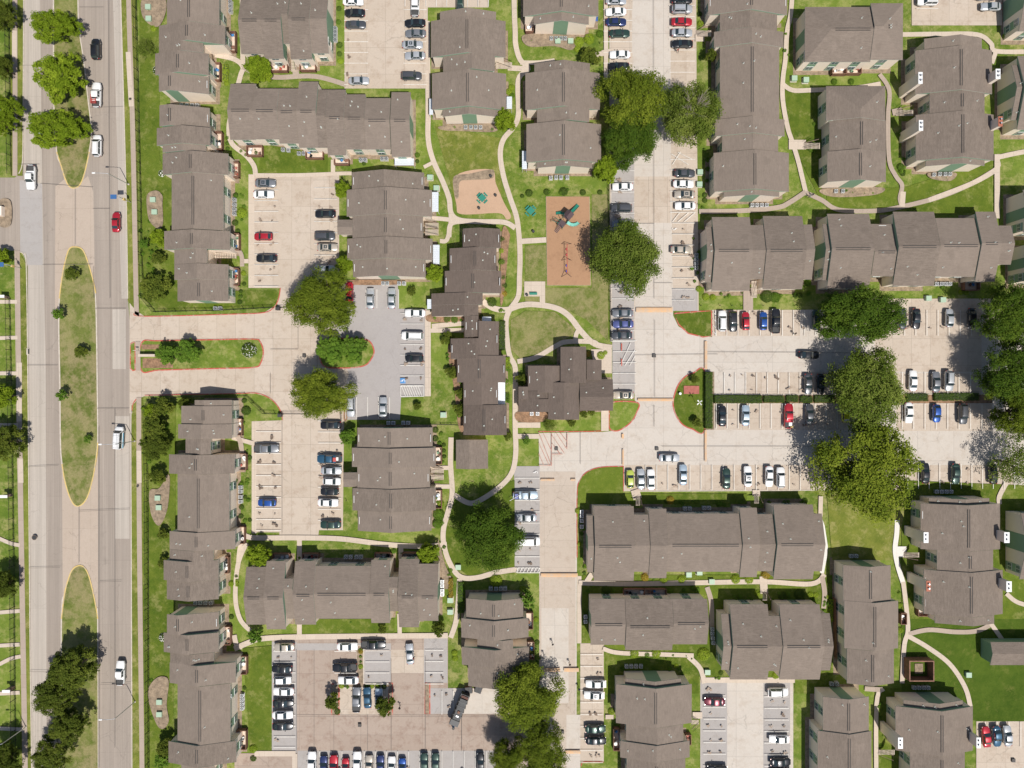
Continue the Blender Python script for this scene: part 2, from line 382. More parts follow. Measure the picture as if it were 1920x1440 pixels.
# paler / greener lawn patches that the photo shows as separate turf; 'deep' has vignetting painted into its green
for pts, m in (([(262,-300),(262,300),(268,560),(300,583),(520,575),(520,545),(440,545),(300,300),(300,-300)],'lush'),
               ([(268,760),(268,1740),(320,1740),(330,1000),(330,760)],'lush'),
               ([(225,-300),(250,-300),(262,580),(256,580),(240,565),(236,360),(227,0)],'verge'),
               ([(247,760),(268,745),(268,1740),(247,1740)],'verge'),
               ([(20,-300),(45,-300),(43,330),(20,330)],'verge'),([(36,470),(52,500),(61,1740),(40,1740)],'verge'),
               ([(982,540),(1140,540),(1140,640),(1100,600),(1040,570),(985,565)],'dry'),([(985,460),(1024,460),(1024,535),(985,535)],'dry'),
               ([(958,600),(985,583),(1040,585),(1070,610),(1078,625),(1020,660),(975,672),(958,655)],'dry'),
               ([(1110,365),(1140,365),(1140,640),(1110,600)],'dry'),
               ([(510,1210),(455,1215),(470,1410),(510,1410)],'lush'),([(835,950),(965,900),(965,1075),(880,1080),(835,1050)],'lush'),
               ([(1168,875),(1140,875.5),(1125,877),(1112,880),(1100,886),(1092,893),(1087,902),(1083,914),(1083,945),(1400,945),(1400,925),(1168,925)],'lush'),
               ([(1470,170),(1540,170),(1540,380),(1470,240)],'lush'),([(1550,360),(1700,350),(1860,300),(1860,400),(1550,400)],'lush'),
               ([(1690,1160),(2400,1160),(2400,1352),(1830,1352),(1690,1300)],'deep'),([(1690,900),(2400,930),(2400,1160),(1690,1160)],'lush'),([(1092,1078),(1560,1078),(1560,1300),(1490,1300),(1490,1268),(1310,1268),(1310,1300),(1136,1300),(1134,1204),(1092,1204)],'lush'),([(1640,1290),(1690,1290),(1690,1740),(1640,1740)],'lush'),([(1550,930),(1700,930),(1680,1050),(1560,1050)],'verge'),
               ([(560,1160),(740,1160),(740,1190),(560,1190)],'lush'),([(490,270),(615,290),(615,325),(485,325)],'lush'),([(815,235),(940,260),(940,400),(860,400)],'verge')):
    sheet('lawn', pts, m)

exec(COURTS)
# paths
W = path
W([(27,-200),(29,0),(29,330)],9,'walkd'); W([(28,58),(28,108)],9); W([(33,470),(36,720),(42,1080),(48,1440),(50,1700)],10,'walkd')
W([(37,680),(37,790)],10); W([(39,860),(40,905)],10)
W([(241,-200),(242,0),(250,260),(256,560),(258,585)],9,'walkd'); W([(241,98),(247,200)],9); W([(259,640),(260,695)],9,'walkd'); W([(261,745),(262,1000),(267,1440),(268,1700)],9,'walkd'); W([(261,845),(262,905)],9)
for p in ([(0,566),(33,566)],[(0,634),(34,633)],[(0,700),(36,700)],[(0,1148),(38,1145)],[(0,1210),(38,1208)],[(0,1300),(38,1298)],[(-10,1005),(20,1018),(38,1022)],[(0,1245),(20,1235),(40,1230)],[(0,1365),(45,1367)],[(0,797),(35,797)]): W(p,7)
W([(962,-200),(964,0),(966,60),(967,85),(975,112),(990,130),(972,150),(972,215),(962,240),(944,262),(938,290),(944,330),(956,370),(968,405),(973,440),(975,480),(974,520),(972,555),(958,577)],9.5)
W([(975,118),(1010,118),(1040,114)],8); W([(952,128),(990,130)],10)
W([(801,40),(803,200),(803,260),(812,300),(830,340),(842,372),(846,400),(862,413),(900,416),(945,417),(966,428)],9.5)
W([(845,395),(845,420),(838,450),(825,452)],8); W([(850,413),(820,410),(798,410)],8); W([(812,305),(795,314)],7); W([(870,415),(846,420),(842,445)],9)
W([(976,453),(1024,450)],10); W([(905,565),(925,578),(950,581),(975,573),(1000,571),(1040,577),(1066,592),(1090,622),(1115,645),(1147,652)],10.5)
W([(958,577),(949,600),(951,640),(956,668),(966,690),(966,740),(966,800),(967,850),(960,885),(940,910),(905,935),(880,943),(852,928)],9.5)
W([(970,678),(1005,670),(1040,650),(1062,641),(1110,641),(1122,650)],9); W([(1079,641),(1080,628),(1086,616)],8); W([(1017,574),(1017,550)],10)
rect('patio_pad',983,528,1022,556,'walk'); W([(900,603),(810,612)],9) ; rect('lot_walk',797,582,808,743,'walk'); W([(808,620),(870,619)],8,'walk','path',False)
W([(968,797),(1013,797)],10,'walk','path',False); W([(968,818),(1011,818)],9,'walk','path',False); W([(1134,770),(1134,808)],14,'walk','path',False)
sheet('forecourt',[(1108,655),(1147,655),(1147,700),(1128,700),(1112,680)],'walk')
W([(846,820),(845,870),(848,925),(840,960),(832,990),(832,1018),(842,1052),(862,1080),(892,1083),(930,1073),(970,1067)],9.5)
W([(806,877),(845,877)],8,'walk','path',False); W([(806,912),(845,912)],8,'walk','path',False)
W([(460,1004),(480,1008),(560,1008),(640,1010),(720,1020),(790,1024),(838,1020)],9.5); W([(562,1012),(562,1050)],9,'walk','path',False); W([(752,1024),(752,1050)],9,'walk','path',False)
W([(862,1085),(860,1120),(855,1165),(845,1195)],9.5); W([(463,1018),(449,1050),(443,1090),(443,1130),(452,1162),(470,1182)],8.5)
W([(440,1216),(470,1203),(500,1196),(600,1193),(840,1191)],10); W([(562,1170),(562,1194)],9,'walk','path',False); W([(749,1150),(750,1194)],8,'walk','path',False); W([(440,1190),(445,1210),(455,1212)],9)
W([(458,1000),(450,1030),(447,1065)],8); W([(436,820),(475,831)],8); W([(440,810),(452,830),(455,870)],9,'walkd')
W([(478,1412),(555,1412)],10,'walk','path',False); W([(553,1412),(553,1440),(553,1700)],9,'walk','path',False)
W([(404,104),(440,112),(456,126),(452,142),(446,165),(438,200),(430,240),(436,270),(462,292),(477,312),(480,330)],9); W([(453,-200),(455,0),(456,100),(456,126)],9)
W([(456,126),(480,138),(520,146),(590,144),(650,160)],9,'walkd'); W([(555,132),(556,146)],12,'walkd','path',False)
W([(625,300),(625,330)],8,'walk','path',False); W([(480,329),(560,329),(640,326),(660,326)],7); W([(455,490),(467,490)],8,'walk','path',False); W([(430,455),(452,475),(455,500)],8,'walkd')
W([(1487,-200),(1484,0),(1475,60),(1472,110),(1467,150),(1467,190),(1476,240),(1484,265),(1495,300),(1506,345),(1510,362)],8.5); W([(1510,360),(1480,380),(1455,390),(1385,396),(1310,397)],9,'walkd')
W([(1466,158),(1485,170),(1520,170),(1600,166),(1650,158)],8.5); W([(1648,140),(1666,170),(1664,220),(1666,300),(1678,330),(1690,348),(1686,372),(1690,388)],8,'walkd'); W([(1672,212),(1690,208)],12,'walkd','path',False)
W([(1510,362),(1540,376),(1572,394),(1640,396),(1690,388),(1760,370),(1820,345),(1866,318)],8.5,'walkd'); W([(1740,376),(1820,345),(1866,318),(1868,300)],9)
W([(1690,66),(1760,65),(1830,66),(1856,82),(1866,97),(1930,98)],8.5); W([(1866,97),(1858,120)],8); W([(1868,296),(1930,284),(2000,284)],9); W([(1868,290),(1868,410)],10,'walk','path',False)
W([(1690,388),(1692,360)],10); W([(1478,272),(1510,272)],18,'walk','path',False); W([(1600,-4),(1700,-4)],8); W([(1303,72),(1320,72)],14,'walk','path',False); W([(1402,540),(1402,582)],18,'walkd','path',False)
W([(1681,975),(1680,1000),(1677,1030),(1682,1060),(1692,1092)],9,'new'); rect('path',1680,1024,1698,1044,'new'); W([(1692,1090),(1697,1130),(1701,1180),(1694,1210),(1690,1280)],8.5)
W([(1702,1188),(1740,1180),(1790,1184),(1830,1182),(1860,1168)],8.5,'walkd'); W([(1702,1192),(1740,1214),(1780,1245),(1808,1288),(1818,1325)],8.5); W([(1856,1168),(1880,1202)],8,'walk','path',False); W([(1885,1112),(1905,1128),(1940,1138)],8)
sheet('path',[(1538,965),(1545,985),(1551,1024),(1549,1045),(1543,1078),(1536,1072),(1540,1030)],'new'); W([(1538,930),(1537,968)],8)
W([(1085,1092),(1180,1094),(1300,1092),(1430,1090),(1520,1094),(1545,1076)],9); W([(1325,1100),(1333,1130),(1334,1180)],9,'walkd'); W([(1540,1080),(1545,1110),(1543,1140)],9,'walkd'); W([(1430,1080),(1432,1112)],14,'walk','path',False)
W([(1130,1215),(1160,1223),(1240,1226),(1300,1228)],8); W([(1290,1230),(1312,1252),(1320,1280)],9); W([(1298,1340),(1316,1340)],12,'walk','path',False); W([(1110,1075),(1100,1090)],10)
W([(1190,918),(1195,935)],16,'walk','path',False); W([(1417,918),(1417,930)],14,'walk','path',False); W([(1655,1290),(1642,1320),(1642,1500)],8,'walk'); W([(1620,1290),(1650,1292)],9,'walkd')
W([(1885,905),(1872,930),(1872,945)],9); W([(1135,1343),(1150,1343)],8,'walk','path',False); W([(1148,96),(1128,100)],8); W([(1136,160),(1136,0),(1136,-200)],8,'walk'); W([(1104,106),(1142,100)],9,'walk')

# kerbs & islands
island([(100,-300),(146,-300),(147,0),(150,60),(157,110),(165,180),(172,245),(168,285),(160,322),(151,346),(140,353),(130,349),(122,333),(115,310),(107,285),(102,200),(101,0)],'dry')
island([(140,463),(155,468),(165,490),(175,525),(180,560),(182,640),(183,720),(184,800),(183,840),(176,890),(167,925),(158,942),(147,949),(138,944),(130,928),(122,900),(117,870),(114,830),(113,720),(111,620),(112,560),(117,520),(123,490),(130,468)],'dry')
island([(150,1060),(160,1065),(168,1082),(175,1110),(181,1140),(184,1170),(185,1440),(185,1740),(116,1740),(116,1440),(116,1160),(122,1112),(130,1082),(138,1066)],'dry')
def ykerb(p): kerb(p,'yellow',True,False,.26,.17)
ykerb([(107,285),(115,310),(122,333),(130,349),(140,353),(151,346),(160,322),(168,285)]); ykerb([(112,560),(117,520),(123,490),(130,468),(140,463),(155,468),(165,490),(175,525),(180,550)])
ykerb([(117,870),(122,900),(130,928),(138,944),(147,949),(158,942),(167,925),(176,890),(183,845),(184,830)]); ykerb([(116,1160),(122,1112),(130,1082),(138,1066),(150,1060),(160,1065),(168,1082),(175,1110),(181,1140),(184,1160)])
for p in ([(45,-200),(45,0),(44,200),(43,300),(36,326)],[(36,472),(45,477),(50,500),(53,720),(57,1200),(60,1440),(62,1700)],[(220,-200),(227,0),(237,360),(240,560)],[(248,775),(246,800),(247,1100),(248,1440),(248,1700)]): kerb(p)
island([(266,643),(300,639),(400,637),(475,636),(488,641),(494,660),(489,680),(475,689),(400,691),(300,694),(266,695)],'lawn','red'); island([(245,645),(252,641),(254,643),(254,694),(250,695),(245,690)],'lawn','red',False)
rect('flower_bed',266,646,300,655,'mulch',z=.137); rect('flower_bed',268,672,325,690,'mulch',z=.137)
island([(600,645),(620,637),(660,634),(690,638),(701,655),(698,670),(682,686),(640,690),(605,684)],'lawn','red')
for p in ([(256,584),(268,593),(440,589),(495,586),(513,577),(522,562),(526,540)],[(248,770),(250,757),(256,748)],[(272,741),(440,738),(480,737),(505,746),(520,760),(528,775),(530,788)]): kerb(p,'red')
island([(1321,697),(1300,699),(1285,706),(1272,721),(1264,742),(1262,760),(1268,780),(1280,796),(1297,804),(1321,805)],'lush','red')
rect('hedge_bed',1322,697,1339,806,'soil',z=.12); rect('hedge_bed',1339,740,1650,757,'mulch',z=.12); rect('hedge_bed',1680,739,1860,757,'mulch',z=.12); kerb([(1339,740),(1650,740)],'kerb',False); kerb([(1339,757),(1650,757)],'kerb',False); kerb([(1680,739),(1860,739)],'kerb',False); kerb([(1680,757),(1860,757)],'kerb',False)
island([(1264,588),(1310,584),(1334,583),(1334,630),(1318,632),(1290,625),(1272,608)],'lush','red',False)
island([(1147,755),(1195,755),(1194,772),(1184,790),(1168,803),(1155,808),(1143,803),(1142,780)],'lawn','red')
for p in ([(1009,809),(1125,808),(1133,800),(1134,780)],[(1168,874),(1125,876),(1100,885),(1088,900),(1082,925),(1082,1045)]): kerb(p,'red')
kerb([(1169,874),(1169,921)],'red',False); kerb([(1090,1436),(1095,1428),(1132,1428)],'red'); kerb([(1188,921),(1540,919)],'kerb',False); kerb([(1144,20),(1143,160)],'kerb',False); kerb([(1145,330),(1147,640)],'kerb',False)
for r in ((622,1282,636,1340),(729,1280,736,1340),(797,1280,806,1338)): island([(r[0],r[1]),(r[2],r[1]),(r[2],r[3]),(r[0],r[3])],'soil','red',False)
island([(669,1210),(682,1210),(682,1281),(730,1281),(730,1289),(640,1289),(640,1282),(669,1281)],'soil','kerb',False)
# planting beds and mulch
for pts, m in (([(268,0),(295,-20),(312,0),(312,25),(300,50),(283,48),(268,30)],'soil'),([(278,365),(295,358),(306,368),(306,385),(307,420),(298,430),(282,415),(277,390)],'soil'),([(282,920),(300,915),(315,890),(320,900),(316,950),(305,980),(295,983),(284,960)],'soil'),
               ([(280,1290),(295,1270),(312,1268),(318,1280),(314,1320),(318,1350),(308,1365),(296,1358),(282,1320)],'soil'),
               ([(830,237),(925,232),(928,248),(870,247),(830,245)],'soil'),([(985,66),(1075,70),(1072,95),(1040,88),(990,88)],'soil'),([(655,526),(745,526),(745,534),(655,534)],'mulch'),([(648,740),(654,745),(652,785),(645,785)],'mulch'),
               ([(970,772),(1022,772),(1018,790),(972,790)],'mulch'),([(850,640),(860,700),(870,800),(860,800),(852,730),(840,660)],'mulch'),([(0,378),(22,378),(22,422),(0,422)],'soil'),([(1740,325),(1790,325),(1780,340),(1745,336)],'soil'),([(1540,355),(1650,352),(1640,366),(1560,370)],'soil'),
               ([(806,590),(870,590),(868,602),(806,604)],'mulch'),([(822,1010),(836,1060),(850,1090),(846,1100),(832,1100),(826,1050)],'soil'),([(942,432),(956,440),(954,460),(944,560),(938,560)],'mulch')):
    sheet('planting_bed', smooth(pts, True), m)

# painted lines, one object per lot
def lines(segs, mat='line', w=.12, name='parking_lines'):
    ZS2[0] += .002; mb = MB(); k = 0
    for (x0, y0, x1, y1) in segs:
        a = G(x0, y0); b = G(x1, y1); L, R = ribbon_pts([a, b], w); k += 1; z = ZS2[0] + .0006 * (k % 3)
        mb.poly([(*R[0], z), (*R[1], z), (*L[1], z), (*L[0], z)], M[mat])
    o = mb.build(name); o['kind'] = 'structure'; return o
ZS2 = [ZS[0] + .004]
def hrow(x0, x1, y0, y1, n):      # bays stacked down the photo
    return [(x0, y0 + (y1 - y0) * i / n, x1, y0 + (y1 - y0) * i / n) for i in range(n + 1)]
def vrow(y0, y1, x0, x1, n): return [(x0 + (x1 - x0) * i / n, y0, x0 + (x1 - x0) * i / n, y1) for i in range(n + 1)]
lines(hrow(478,523,357,537,9)); lines(hrow(590,633,353,500,7)); lines(hrow(751,795,588,724,7)); lines(vrow(744,785,649,731,4)); lines(vrow(543,578,687,748,3))
lines(hrow(481,528,809,994,9)); lines(hrow(597,640,789,975,9)); lines(hrow(646,691,-60,160,11)); lines(hrow(757,800,20,160,7)); lines(vrow(-20,14,760,916,8))
lines(hrow(1131,1185,-40,160,10)); lines(hrow(1254,1302,-50,137,9)); lines(hrow(1146,1189,321,640,16)); lines(hrow(1256,1303,300,399,5)); lines(hrow(1260,1302,419,563,7)); lines(hrow(1149,1193,639,720,4))
lines(vrow(582,630,1341,1840,24)); lines(vrow(699,738,1357,1640,14)); lines(vrow(757,804,1342,1650,15)); lines(vrow(698,738,1690,1860,8)); lines(vrow(757,805,1690,1860,8)); lines(vrow(872,919,1210,1520,15)); lines(vrow(870,916,1700,1900,10))
lines(hrow(966,1012,896,1064,8)); lines(hrow(1088,1130,1226,1428,9)); lines(hrow(514,555,1220,1400,9)); lines(hrow(628,668,1220,1281,3)); lines(hrow(686,731,1219,1281,3)); lines(hrow(797,832,1218,1281,3)); lines(vrow(1407,1455,580,912,16))
lines(hrow(1318,1360,1303,1500,9)); lines(hrow(1432,1478,1305,1500,9)); lines(vrow(1352,1400,1845,2000,7)); lines(vrow(1294,1338,829,850,1)); lines(hrow(1716,1757,-20,18,2))
# hatched areas
def hatch(x0, y0, x1, y1, n, mat='line', dx=8):
    s = [(x0, y0, x1, y0), (x0, y1, x1, y1), (x0, y0, x0, y1), (x1, y0, x1, y1)]
    for i in range(n):
        a = x0 + (x1 - x0 - dx) * (i + .3) / n; s.append((a, y0 + (0 if dx > 0 else 0), a + dx, y1))
    lines(s, mat, .13, 'hatched_marking')
hatch(752,723,795,743,8); hatch(970,1064,1012,1073,7,dx=-4); lines([(1260,417,1274,399),(1270,417,1290,400),(1282,417,1302,400),(1260,399,1303,399)]); lines([(1260,310,1275,286),(1258,290,1290,310),(1270,287,1297,300)])
lines([(1163,685,1182,643),(1171,686,1190,656),(1180,686,1190,668),(1340,584,1342,630),(1336,586,1342,592),(1336,598,1342,604),(1336,610,1342,616),(1336,622,1342,628)])
lines([(1165,644,1165,658),(1165,673,1165,686)],'red',.25,'red_marking')
lines([(1010,810,1034,872),(1010,830,1030,873),(1010,850,1020,873),(1018,811,1034,845),(1034,815,1058,850),(1042,811,1063,842),(1010,872,1034,872),(1034,812,1034,872),(1034,851,1055,851),(1063,812,1063,840),(1034,830,1050,851),(1050,811,1063,828)],'redline',.14,'fire_lane_marking')
for b in ((1192,577,1260,586,),(1195,747,1262,752),(1014,1074,1083,1081),(1014,897,1040,901),(1070,897,1079,901),(1018,1251,1050,1258),(1057,1251,1085,1258),(1060,1405,1088,1411),(1320,640,1325,692),(1320,806,1324,865),(1165,813,1169,822),(1166,842,1169,872)):
    mb = MB(); a = G(b[0], b[3]); c = G(b[2], b[1]); z = ZS2[0] + .004
    if c[0] - a[0] > c[1] - a[1]: pr = [(a[1], z), ((a[1]*2+c[1])/3, z+.06), ((a[1]+c[1]*2)/3, z+.06), (c[1], z)]; mb.faces([(a[0], y, q) for y, q in pr] + [(c[0], y, q) for y, q in pr], [(4+i+1-1, 4+i+1, i+1, i) for i in range(3)] + [(0,1,2,3),(7,6,5,4)], M['orange'])
    else: pr = [(a[0], z), ((a[0]*2+c[0])/3, z+.06), ((a[0]+c[0]*2)/3, z+.06), (c[0], z)]; mb.faces([(x, a[1], q) for x, q in pr] + [(x, c[1], q) for x, q in pr], [(i, i+1, 4+i+1, 4+i) for i in range(3)] + [(3,2,1,0),(4,5,6,7)], M['orange'])
    o = mb.build('speed_bump'); o['kind'] = 'structure'
# wheelchair symbols
def wheelchair(px, py, s, bg, fg, rz=0):
    x, y = G(px, py); z = ZS2[0] + .006; mb = MB(); 
    if bg: mb.poly([(-s,-s,z),(s,-s,z),(s,s,z),(-s,s,z)], M[bg])
    z += .003; n = 16; fgm = M[fg]
    for i in range(11):
        a0 = -2.4 + i * .42 * .9; a1 = a0 + .38
        mb.poly([(s*.42*math.cos(a0)-.1*s, s*.42*math.sin(a0)-.3*s, z),(s*.56*math.cos(a0)-.1*s, s*.56*math.sin(a0)-.3*s, z),(s*.56*math.cos(a1)-.1*s, s*.56*math.sin(a1)-.3*s, z),(s*.42*math.cos(a1)-.1*s, s*.42*math.sin(a1)-.3*s, z)], fgm)
    z += .001; mb.poly([(s*(.15*math.cos(i*.785)-.15), s*(.15*math.sin(i*.785)+.75), z) for i in range(8)], fgm)
    for q in ((-.22,.0,-.06,.55),(-.2,.02,.38,.16),(.28,-.5,.42,.1),(.3,-.55,.6,-.42),(-.1,.28,.3,.4)):
        z += .001; mb.poly([(s*q[0],s*q[1],z),(s*q[2],s*q[1],z),(s*q[2],s*q[3],z),(s*q[0],s*q[3],z)], fgm)
    o = mb.build('wheelchair_marking', None, (x, y, 0), rz); o['kind'] = 'structure'
wheelchair(756,714,.62,'blue','white',1.57); wheelchair(1004,885,.6,None,'white',1.57); wheelchair(1264,430,.6,None,'white',-1.57)
# tar joints across the boulevard
lines([(150,15,196,15),(43,124,75,124),(171,203,232,201),(36,309,76,309),(176,392,208,392),(82,497,176,496),(180,579,238,579),(54,685,110,685),(184,766,244,766),(187,800,187,1440),(55,875,112,872),(150,958,245,954),(150,950,150,1055),(55,1064,115,1063),(188,1090,230,1089),(190,1282,246,1280),(57,1257,115,1258),(217,766,217,1400),(205,0,208,560),(143,355,143,460),(78,345,176,352),(177,500,178,560),
       (1225,0,1226,560),(1227,600,1227,745),(1190,666,1345,664),(1226,760,1226,800),(1190,420,1226,420),(1226,531,1260,531),(1320,660,1650,662),(1240,837,1520,837),(1088,810,1088,870),(627,1340,627,1407),(690,1340,690,1407),(734,1235,734,1407),(557,1341,960,1342),(557,1218,557,1407),(798,1230,798,1407),(866,1340,866,1407),(590,1218,590,1407),(530,790,530,1000),(596,640,596,790),(508,700,508,738),(508,655,560,655),(560,600,560,655)],'joint',.07,'pavement_joints')
# drains and manholes
for (x, y, s) in ((571,667,.75),(1226,667,.8),(1043,841,.75),(1231,841,.75),(1055,1371,.6),(675,1358,.75),(1898,1424,.8)):
    mb = MB(); q = G(x, y); z = ZS2[0] + .012; mb.box(-s*.5,-s*.5,0,s*.5,s*.5,z,M['grate'])
    for i in range(5): mb.box(-s*.4,-s*.4+i*s*.18,z,s*.4,-s*.4+i*s*.18+.05,z+.02,M['joint'])
    o = mb.build('storm_drain',None,(*q,0)); tag(o,{571:'square storm drain beside the driveway junction',1226:'storm drain at the four-way concrete junction north of the round island',1043:'storm drain beside the red hatched fire lane',1231:'storm drain by the silver car driving along the lower row',1055:'small drain in the service road near the lowest speed bump',675:'storm drain in the middle of the brown southern lot',1898:'storm drain in the lot with the red coupe'}[x],'drain')
for (x, y, r, l) in ((67,1007,.62,'large round manhole cover in the boulevard lane'),(246,187,.3,'small round cover set in the boulevard sidewalk'),(260,911,.3,'round cover set in the sidewalk by the southern verge')):
    mb = MB(); n = 20; z = ZS2[0] + .01; mb.poly([(r*math.cos(i*2*math.pi/n), r*math.sin(i*2*math.pi/n), z) for i in range(n)], M['stain']); mb.poly([(r*.8*math.cos(i*2*math.pi/n), r*.8*math.sin(i*2*math.pi/n), z+.006) for i in range(n)], M['grate'])
    tag(mb.build('manhole_cover',None,(*G(x,y),0)),l,'manhole')
# oil stains left by parked cars
mb = MB(); sr = random.Random(5); zz = ZS2[0] + .006; kk = 0
def blot(px, py, r, mat):
    global kk; kk += 1; x, y = G(px, py); z = zz + .0008 * (kk % 4)
    for q in range(3):
        cx, cy = x + sr.uniform(-r, r) * .7, y + sr.uniform(-r, r) * .5; n = 11; ph = sr.random() * 6
        mb.poly([(cx + r * .6 * (.65 + .5 * math.sin(3 * i + ph) * sr.random()) * math.cos(i * 2 * math.pi / n), cy + r * .42 * (.65 + .5 * sr.random()) * math.sin(i * 2 * math.pi / n), z + .003 * q) for i in range(n)], mat)
for x0, x1, y0, y1, n in ((486,512,366,530,8),(600,622,364,490,6),(762,790,600,710,5),(490,515,820,985,8),(606,628,800,965,8),(655,680,75,140,3),(1160,1162,337,620,13),(1280,1292,430,560,6),(1158,1162,700,700,1),(972,996,905,1055,7),(1110,1122,1236,1415,8),(522,545,1230,1385,7),(641,662,1231,1270,2),(692,716,1230,1270,2),(808,829,1229,1269,2),(816,840,1302,1322,2),(1330,1350,1290,1480,9),(1446,1468,1315,1480,8)):
    for i in range(n):
        y = y0 + (y1 - y0) * i / max(1, n - 1)
        for x in (x0, x1):
            if sr.random() < .75: blot(x + sr.uniform(-3, 3), y + sr.uniform(-2, 2), sr.uniform(.35, .75), M['stain' if sr.random() < .45 else 'stain2'])
for y0, y1, x0, x1, n in ((590,615,1352,1830,23),(706,730,1367,1630,13),(770,795,1352,1640,14),(880,908,1220,1510,14),(880,905,1712,1890,8),(1440,1441,600,900,10)):
    for i in range(n):
        x = x0 + (x1 - x0) * i / (n - 1)
        for y in (y0, y1):
            if sr.random() < .6: blot(x + sr.uniform(-2, 2), y + sr.uniform(-3, 3), sr.uniform(.3, .7), M['stain' if sr.random() < .3 else 'stain2'])
o = mb.build('oil_stains'); o['kind'] = 'stuff'
# crosswise play-area border, bench pad rims
kerb([(1024,369),(1105,369),(1107,535),(1026,535),(1024,369)],'kerb',False,False,.1,.12,'play_border')
# ---------------------------------------------------------------- buildings
PITCH = .30
def solve_eave(img, c, ur, zr, sgn):
    z = zr - 1.8
    for _ in range(12):
        u = (img - c) * (H - z) / F * sgn
        z = zr - PITCH * abs(u - ur)
    return u, z
def segment(s):
    ax, r, x0, y0, x1, y1, zr = s[:7]; hips = s[7] if len(s) > 7 else ''
    k = (H - zr) / F
    if ax == 'V':
        ur = (r - 960) * k; u0, z0 = solve_eave(x0, 960, ur, zr, 1); u1, z1 = solve_eave(x1, 960, ur, zr, 1)
        zm = zr - 1.9; kk = (H - zm) / F; v0, v1 = (720 - y1) * kk, (720 - y0) * kk
    else:
        ur = (720 - r) * k; u1, z1 = solve_eave(y0, 720, ur, zr, -1); u0, z0 = solve_eave(y1, 720, ur, zr, -1)
        zm = zr - 1.9; kk = (H - zm) / F; v0, v1 = (x0 - 960) * kk, (x1 - 960) * kk
    return dict(ax=ax, ur=ur, zr=zr, u0=u0, z0=z0, u1=u1, z1=z1, v0=v0, v1=v1, img=(x0, y0, x1, y1), hips=hips, low=zr < 5.2)

def window_mesh(w, h, name):
    mb = MB(); mb.box(-w/2 - .08, -.04, -.08, w/2 + .08, .05, h + .08, M['frame']); mb.box(-w/2, .05, 0, w/2, .065, h, M['glass'])
    mb.box(-.03, .065, 0, .03, .085, h, M['frame']); return mb.mesh(name)
WIN = window_mesh(1.5, 1.25, 'window')
def vent_mesh():
    mb = MB(); mb.bar((0,0,-.2), (0,0,.5), .05, M['capw'], 8); mb.box(-.15,-.15,-.08,.15,.15,-.03,M['trim']); return mb.mesh('vent_pipe')
VENT = vent_mesh()

def adjoin(S, s, end):
    """does another segment of this building continue past this end?"""
    x0, y0, x1, y1 = s['img']; best = 0
    for t in S:
        if t is s: continue
        a0, b0, a1, b1 = t['img']
        if s['ax'] == 'V':
            edge = y1 if end == 0 else y0
            if b0 - 5 <= edge <= b1 + 5: best = max(best, (min(x1, a1) - max(x0, a0)) / (x1 - x0))
        else:
            edge = x0 if end == 0 else x1
            if a0 - 5 <= edge <= a1 + 5: best = max(best, (min(y1, b1) - max(y0, b0)) / (y1 - y0))
    return best > .4
def P3(s, u, v, z): return (u, v, z) if s['ax'] == 'V' else (v, u, z)

